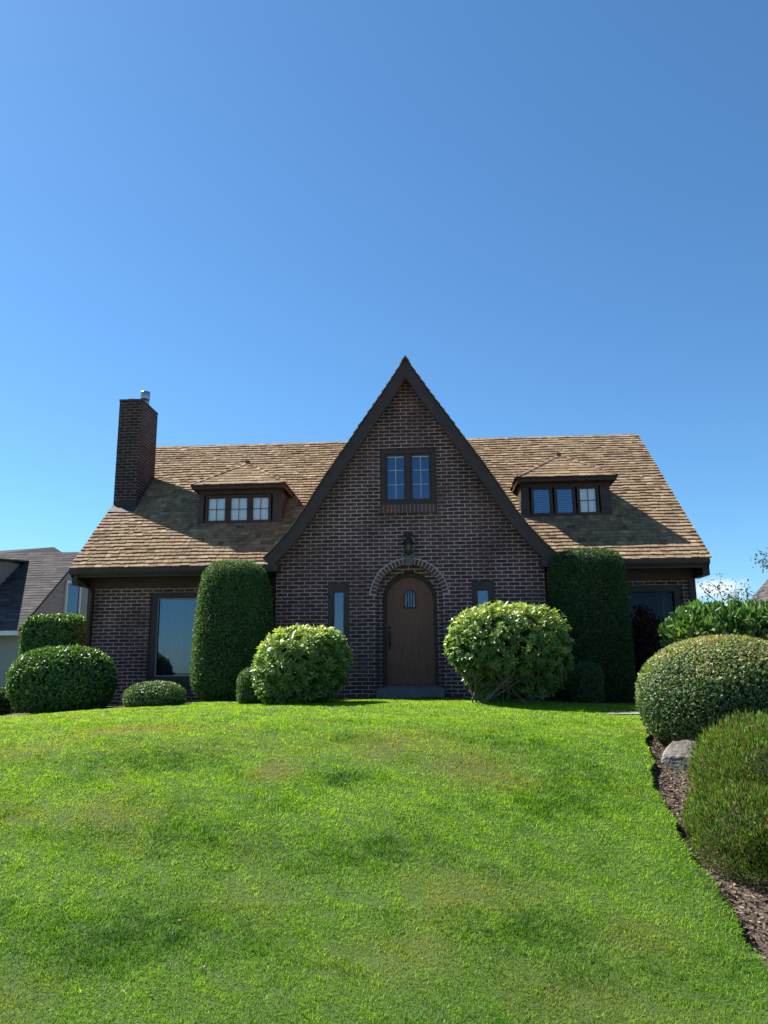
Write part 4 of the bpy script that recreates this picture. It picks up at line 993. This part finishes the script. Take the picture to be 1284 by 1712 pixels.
# cross gable with a shaded side wall
DX = -10.75
b = MB(); lap_siding(b, None, lambda a, z, d: (DX + d, a, z), 2.0, 3.35, .0, -.08, lambda z: (4.75, ye_ + (z + .02 - ze_) / nsl), .15)
b.box(-14, DX - .1, 4.75, 4.85, 2.0, 3.3); b.build('dormer', M['siding'], nh)
b = MB(); b.hexa([(-14.2, 4.5, 3.20), (DX + .14, 4.5, 3.20), (DX + .14, 6.75, 3.42), (-14.2, 6.75, 3.42), (-14.2, 4.5, 3.25), (DX + .14, 4.5, 3.25), (DX + .14, 6.75, 3.47), (-14.2, 6.75, 3.47)], .4); b.build('dormer_roof', M['asphalt_shingle'], nh)
b = MB()                                                     # low hip peak that rises over the ridge
b.add([(-14.0, 6.9, 3.48), (-9.75, 7.05, 3.66), (-9.75, 9.0, 2.6), (-14.0, 9.0, 2.6), (-10.25, 7.3, 3.93), (-14.0, 7.5, 3.78)], [(0, 1, 4, 5), (1, 2, 4), (2, 3, 5, 4), (3, 0, 5), (0, 3, 2, 1)], .35); b.build('hip_roof', M['asphalt_shingle'], nh)
b = MB(); b.box(-18, NX + .02, ye_ - .09, ye_ + .0, ze_ - .11, ze_ - .005); b.build('gutter', M['white_paint'], nh)
b = MB(); b.tube([(-9.95, ye_ - .04, ze_ - .08), (-9.98, ye_ + .0, ze_ - .2), (-10.0, 4.2, ze_ - .32), (-10.0, 4.2, -1.0)], .045, 8); b.build('downspout', M['white_paint'], nh)
b = MB(); b.hexa([(NX - .03, ye_, ze_ - .14), (NX, ye_, ze_ - .14), (NX, yr_, zr_ - .16), (NX - .03, yr_, zr_ - .16), (NX - .03, ye_, ze_ - .065), (NX, ye_, ze_ - .065), (NX, yr_, zr_ - .065), (NX - .03, yr_, zr_ - .065)]); b.build('verge_board', M['siding'], nh)
wy0, wy1, wz0, wz1 = 6.42, 7.15, 1.90, 2.80; wx = NX - .12
b = MB()
b.box(wx, wx + .05, wy0 - .07, wy0, wz0 - .06, wz1 + .07); b.box(wx, wx + .05, wy1, wy1 + .07, wz0 - .06, wz1 + .07); b.box(wx, wx + .05, wy0, wy1, wz1, wz1 + .07); b.box(wx, wx + .055, wy0, wy1, wz0 - .06, wz0)
wf = b.build('window', M['white_paint'], nh)
b = MB(); b.box(wx + .015, wx + .022, wy0, wy1, wz0, wz1); b.build('pane', M['glass'], wf)
b = MB(); b.box(wx + .002, wx + .008, wy0, wy1, wz0, wz1); b.build('blind', M['blind'], wf)
# right-hand neighbour: a dark slate hip roof over the hedge
rh = empty('slate_roofed_house', (14.5, 13, -.5)); tag(rh, 'house with dark grey slate roof slope just showing above the hedge at the right edge', 'house')
EX, EZ, RX, RZ = 9.15, 1.62, 12.9, 5.65; ry0, ry1 = 0.5, 10.0         # ridge runs away from us, the slope faces the brick house
b = MB(); lap_siding(b, None, lambda a, z, d: (9.5 - d, a, z), -.8, 1.75, .0, -.1, lambda z: (.9, 9.7))
lap_siding(b, None, lambda a, z, d: (a, .9 - d, z), -.8, 5.2, .0, -.1, lambda z: (9.5 + max(0, (z - 1.9) * .93), 16.2 - max(0, (z - 1.9) * .93)))
b.build('wall', M['siding'], rh)
XZp = lambda a, c, d: (a, d, c)
b = MB(); b.prism([(EX, EZ - .08), (EX, EZ), (RX, RZ), (2 * RX - EX, EZ), (2 * RX - EX, EZ - .08), (RX, RZ - .1)], XZp, ry0, ry1)
fd = Vector((RX - EX, 0, RZ - EZ)); fl = fd.length; fd.normalize(); fn = Vector((-fd.z, 0, fd.x))
courses(b, lambda uu, v: Vector((EX, uu, EZ)) + fd * v + fn * .004, lambda v: fn, lambda v: (ry0, ry1), fl, .15, .012, .22, .36, jit=.003, gap=.003)
b.build('roof', M['asphalt_shingle'], rh)

# ---------------------------------------------------------------- path, rock, edging, mulch
b = MB()
def flag(x0, x1, y0, y1, tilt=0):
    n = 10; cx, cy = (x0 + x1) / 2, (y0 + y1) / 2; pts = []
    for k in range(n):
        a = 6.283 * k / n; q = (abs(math.cos(a)) ** 5 + abs(math.sin(a)) ** 5) ** (-1 / 5)
        pts.append((cx + (x1 - x0) / 2 * math.cos(a) * q * random.uniform(.93, 1.03), cy + (y1 - y0) / 2 * math.sin(a) * q * random.uniform(.93, 1.03)))
    zz = tz(cx, cy)
    b.prism(pts, lambda a, c, d: (a, c, d), zz - .09, zz + .016)
for x in np.arange(2.62, 7.0, .86): flag(x, x + .76, -3.32, -2.80)
for x in (2.98, 3.75): flag(x, x + .70, -4.05, -3.66)
tag(b.build('path', M['flag']), kind='structure')

def rock(name, c, r, seed, label):
    bm = bmesh.new(); bmesh.ops.create_icosphere(bm, subdivisions=4, radius=1); g = np.random.default_rng(seed); kk = g.normal(size=(10, 3)); ph = g.uniform(0, 6, 10)
    pl = unit(g.normal(size=(14, 3))); offs = g.uniform(.55, .85, 14)
    for v in bm.verts:
        d = np.array(v.co[:]); f = min(1.15, min(o_ / max(1e-3, float(d @ p)) for p, o_ in zip(pl, offs))) ; f += .02 * float(np.sin(kk @ d * 4 + ph).sum() / 4) + .012 * float(np.sin(kk @ d * 13 + ph).sum() / 4)
        v.co = Vector((c[0] + d[0] * r[0] * f, c[1] + d[1] * r[1] * f, c[2] + d[2] * r[2] * f))
    me = bpy.data.meshes.new(name); bm.to_mesh(me); bm.free(); o = link(name, me, M['rock']); tag(o, label, 'rock', 'rocks edging the flower bed'); return o
rock('rock', (2.79, -5.60, tz(2.7, -5.6) - .09), (.25, .24, .22), 3, 'pale sunlit rock at the lawn edge under the speckled mound shrub')
rock('rock', (3.0, -5.95, tz(3.0, -5.95) - .08), (.24, .20, .14), 4, 'flatter rock in shadow between the speckled mound shrub and the heather')
b = MB()
for k in range(6): b.box(-8.3 + k * .23, -8.08 + k * .23, -.75, -.65, tz(-7.6, -.7) - .1, tz(-7.6, -.7) + .09, bev=.008)
tag(b.build('brick_edging', M['red_brick_edge']), 'low red brick edging at the far left end of the lawn', 'edging')

# bark mulch over the bed (uncountable)
n = 26000; mx_ = rng.random(n) ** 1.4; my = rng.uniform(-11.2, -3.3, n); bxx = border(my); px = bxx + .01 + mx_ * 1.9
pz = terrain(px, my) - .085 + .018 * wob(px, my, 1.6, 11, 6) + .006
D = rng.normal(size=(n, 3)) * [1, 1, .35]; V, F, T = leaves(np.stack([px, my, pz], -1), D, np.tile([0, 0, 1.], (n, 1)) + rng.normal(size=(n, 3)) * .5, rng.uniform(.012, .045, n), rng.uniform(.008, .02, n), rng.random(n) ** 1.6, 'oval', .1)
tag(np_mesh('bark_mulch', V, [F], T, M['mulch']), 'brown bark mulch and dry clippings over the flower bed', 'mulch', kind='stuff')

# ---------------------------------------------------------------- the grass itself
DRY = [(-3.05, -4.7, .75, .28, .55), (-1.05, -6.4, .22, .22, .8), (.0, -5.4, .8, .45, .45), (.75, -6.2, .5, .5, .4), (-2.1, -7.3, .5, .3, .35), (.6, -8.5, .4, .35, .4), (.15, -9.2, .35, .25, .35), (-1.9, -5.6, .8, .4, .25), (1.5, -8.9, .3, .25, .35), (-4.6, -5.6, 1.2, .5, .35), (-3.3, -7.2, .6, .35, .3), (-.8, -8.6, .3, .2, .25), (1.2, -9.5, .3, .2, .3)]
LUSH = [(-.55, -5.25, .30, .28), (-.45, -6.55, .25, .2), (1.7, -6.3, .4, .4), (1.3, -7.0, .4, .35), (-2.3, -6.0, .8, .4), (-1.4, -7.7, .7, .3), (1.2, -5.4, .6, .35), (.1, -7.9, .5, .25), (-1.3, -9.0, .5, .3), (.9, -8.9, .4, .25)]
def grass():
    cam = np.array([.396, -13.6, .481])
    bands = [(-11.6, -8.6, 18000), (-8.6, -6.4, 13000), (-6.4, -4.0, 8000), (-4.0, -.55, 4600)]
    xs, ys = [], []
    for y0, y1, den in bands:
        x0, x1 = -8.6, 7.0
        n = int(den * (x1 - x0) * (y1 - y0)); x = rng.uniform(x0, x1, n); y = rng.uniform(y0, y1, n)
        d = y - cam[1]; ang = (x - cam[0] + .06 * d) / d                      # keep a wedge a little wider than the view
        keep = (np.abs(ang) < .66) & (x < np.minimum(lawn_right(y), 7.0) + .02 * rng.random(n))
        keep |= (rng.random(n) < .05) & (x < np.minimum(lawn_right(y), 7.0))
        keep &= ~((y > -3.34) & (y < -2.78) & (x > 2.6)) | (rng.random(n) < .05)
        xs.append(x[keep]); ys.append(y[keep])
    x = np.concatenate(xs); y = np.concatenate(ys); n = len(x)
    z = terrain(x, y); dist = np.hypot(x - cam[0], y - cam[1])
    dry = np.zeros(n); lush = np.zeros(n)
    for cx, cy, sx, sy, a in DRY: dry += 1.35 * a * np.exp(-((x - cx) / sx) ** 2 - ((y - cy) / sy) ** 2)
    for cx, cy, sx, sy in LUSH: lush += np.exp(-((x - cx) / sx) ** 2 - ((y - cy) / sy) ** 2)
    dry += .10 * np.clip((-x - 1.5) / 3, 0, 1) + .08 * np.clip((y + 5.5) / 2, 0, 1) + .34 * np.clip(wob(x, y, .45, 4, 7) - .2, 0, 1) + .25 * np.clip(wob(x, y, 2.2, 8, 7) - .55, 0, 1)
    lush = lush * (.75 + .5 * wob(x, y, 2.6, 2, 7)) + .42 * np.clip(wob(x, y, .95, 14, 7) + .45 * wob(x, y, 2.9, 23, 7) - .15, 0, 1); lush = np.clip(lush, 0, 1.3)
    dry = np.clip(dry * (1 - .7 * np.clip(lush, 0, 1)), 0, .85)
    tuft = wob(x, y, 3.3, 20, 7)
    h = .019 * (1 + .9 * np.clip(lush, 0, 1.3) + .30 * tuft - .35 * dry) * rng.uniform(.6, 1.35, n)
    w = np.maximum(.0030, dist * .00070) * rng.uniform(.7, 1.3, n)
    edge = np.clip(1 - (np.minimum(lawn_right(y), 7.0) - x) / .10, 0, 1) * (y < -3)
    az = rng.uniform(0, 6.283, n) + 0; comb = .9 * wob(x, y, 1.1, 27, 6)
    lean = rng.uniform(.25, 1.4, n)
    lx = np.cos(az) * lean + .35 * np.cos(comb * 3.1) + edge * .9; lyy = np.sin(az) * lean + .35 * np.sin(comb * 3.1)
    fa = rng.uniform(0, 6.283, n); sx_, sy_ = np.cos(fa) * w * .5, np.sin(fa) * w * .5
    B = np.stack([x, y, z - .004], -1)
    S = np.stack([sx_, sy_, np.zeros(n)], -1)
    mid = B + np.stack([lx * h * .32, lyy * h * .32, h * .62], -1); tip = B + np.stack([lx * h, lyy * h, h * (1.05 - .25 * np.minimum(lean, 1))], -1)
    V = np.stack([B - S, B + S, mid + S * .8, mid - S * .8, tip], 1).reshape(-1, 3)
    b = np.arange(n) * 5
    Fq = np.stack([b, b + 1, b + 2, b + 3], -1); Ft = np.stack([b + 3, b + 2, b + 4], -1)
    t = np.clip(.50 + .22 * rng.normal(size=n) + .10 * wob(x, y, .6, 31, 6) - .44 * np.clip(lush, 0, 1) + .12 * tuft + .14 * np.clip((y + 6) / 2.5, 0, 1) - .20 * np.clip((-7.2 - y) / 2.5, 0, 1), 0, 1)  # crest blades tinted brighter for grazing light; foreground blades darker, lusher
    dd = np.clip(dry + (rng.random(n) < .05) * .6 * rng.random(n), 0, 1) ; dd = np.where(rng.random(n) < dry * .9 + .03, np.clip(dd + .35, 0, 1), dd * .45)
    o = np_mesh('grass', V, [Fq, Ft], np.repeat(t, 5), M['grass'], extra={'dry': np.repeat(dd, 5)})
    tag(o, 'mown bright green lawn grass with yellowed and lush patches', 'grass', kind='stuff')
    print('blades', n)
grass()

def litter():
    n = 420; x = rng.uniform(-4.5, 2.9, n); y = rng.uniform(-10.5, -2.6, n); k = x < border(y) - .05; x, y = x[k], y[k]; n = len(x)
    P = np.stack([x, y, terrain(x, y) + .016], -1)
    V, F, T = leaves(P, rng.normal(size=(n, 3)) * [1, 1, .3], np.tile([0, 0, 1.], (n, 1)) + rng.normal(size=(n, 3)) * .4, rng.uniform(.012, .03, n), rng.uniform(.008, .016, n), rng.random(n), 'oval', .15)
    tag(np_mesh('fallen_leaves', V, [F], T, M['mulch']), 'small dry leaf scraps scattered over the lawn', 'leaf litter', kind='stuff')
litter()
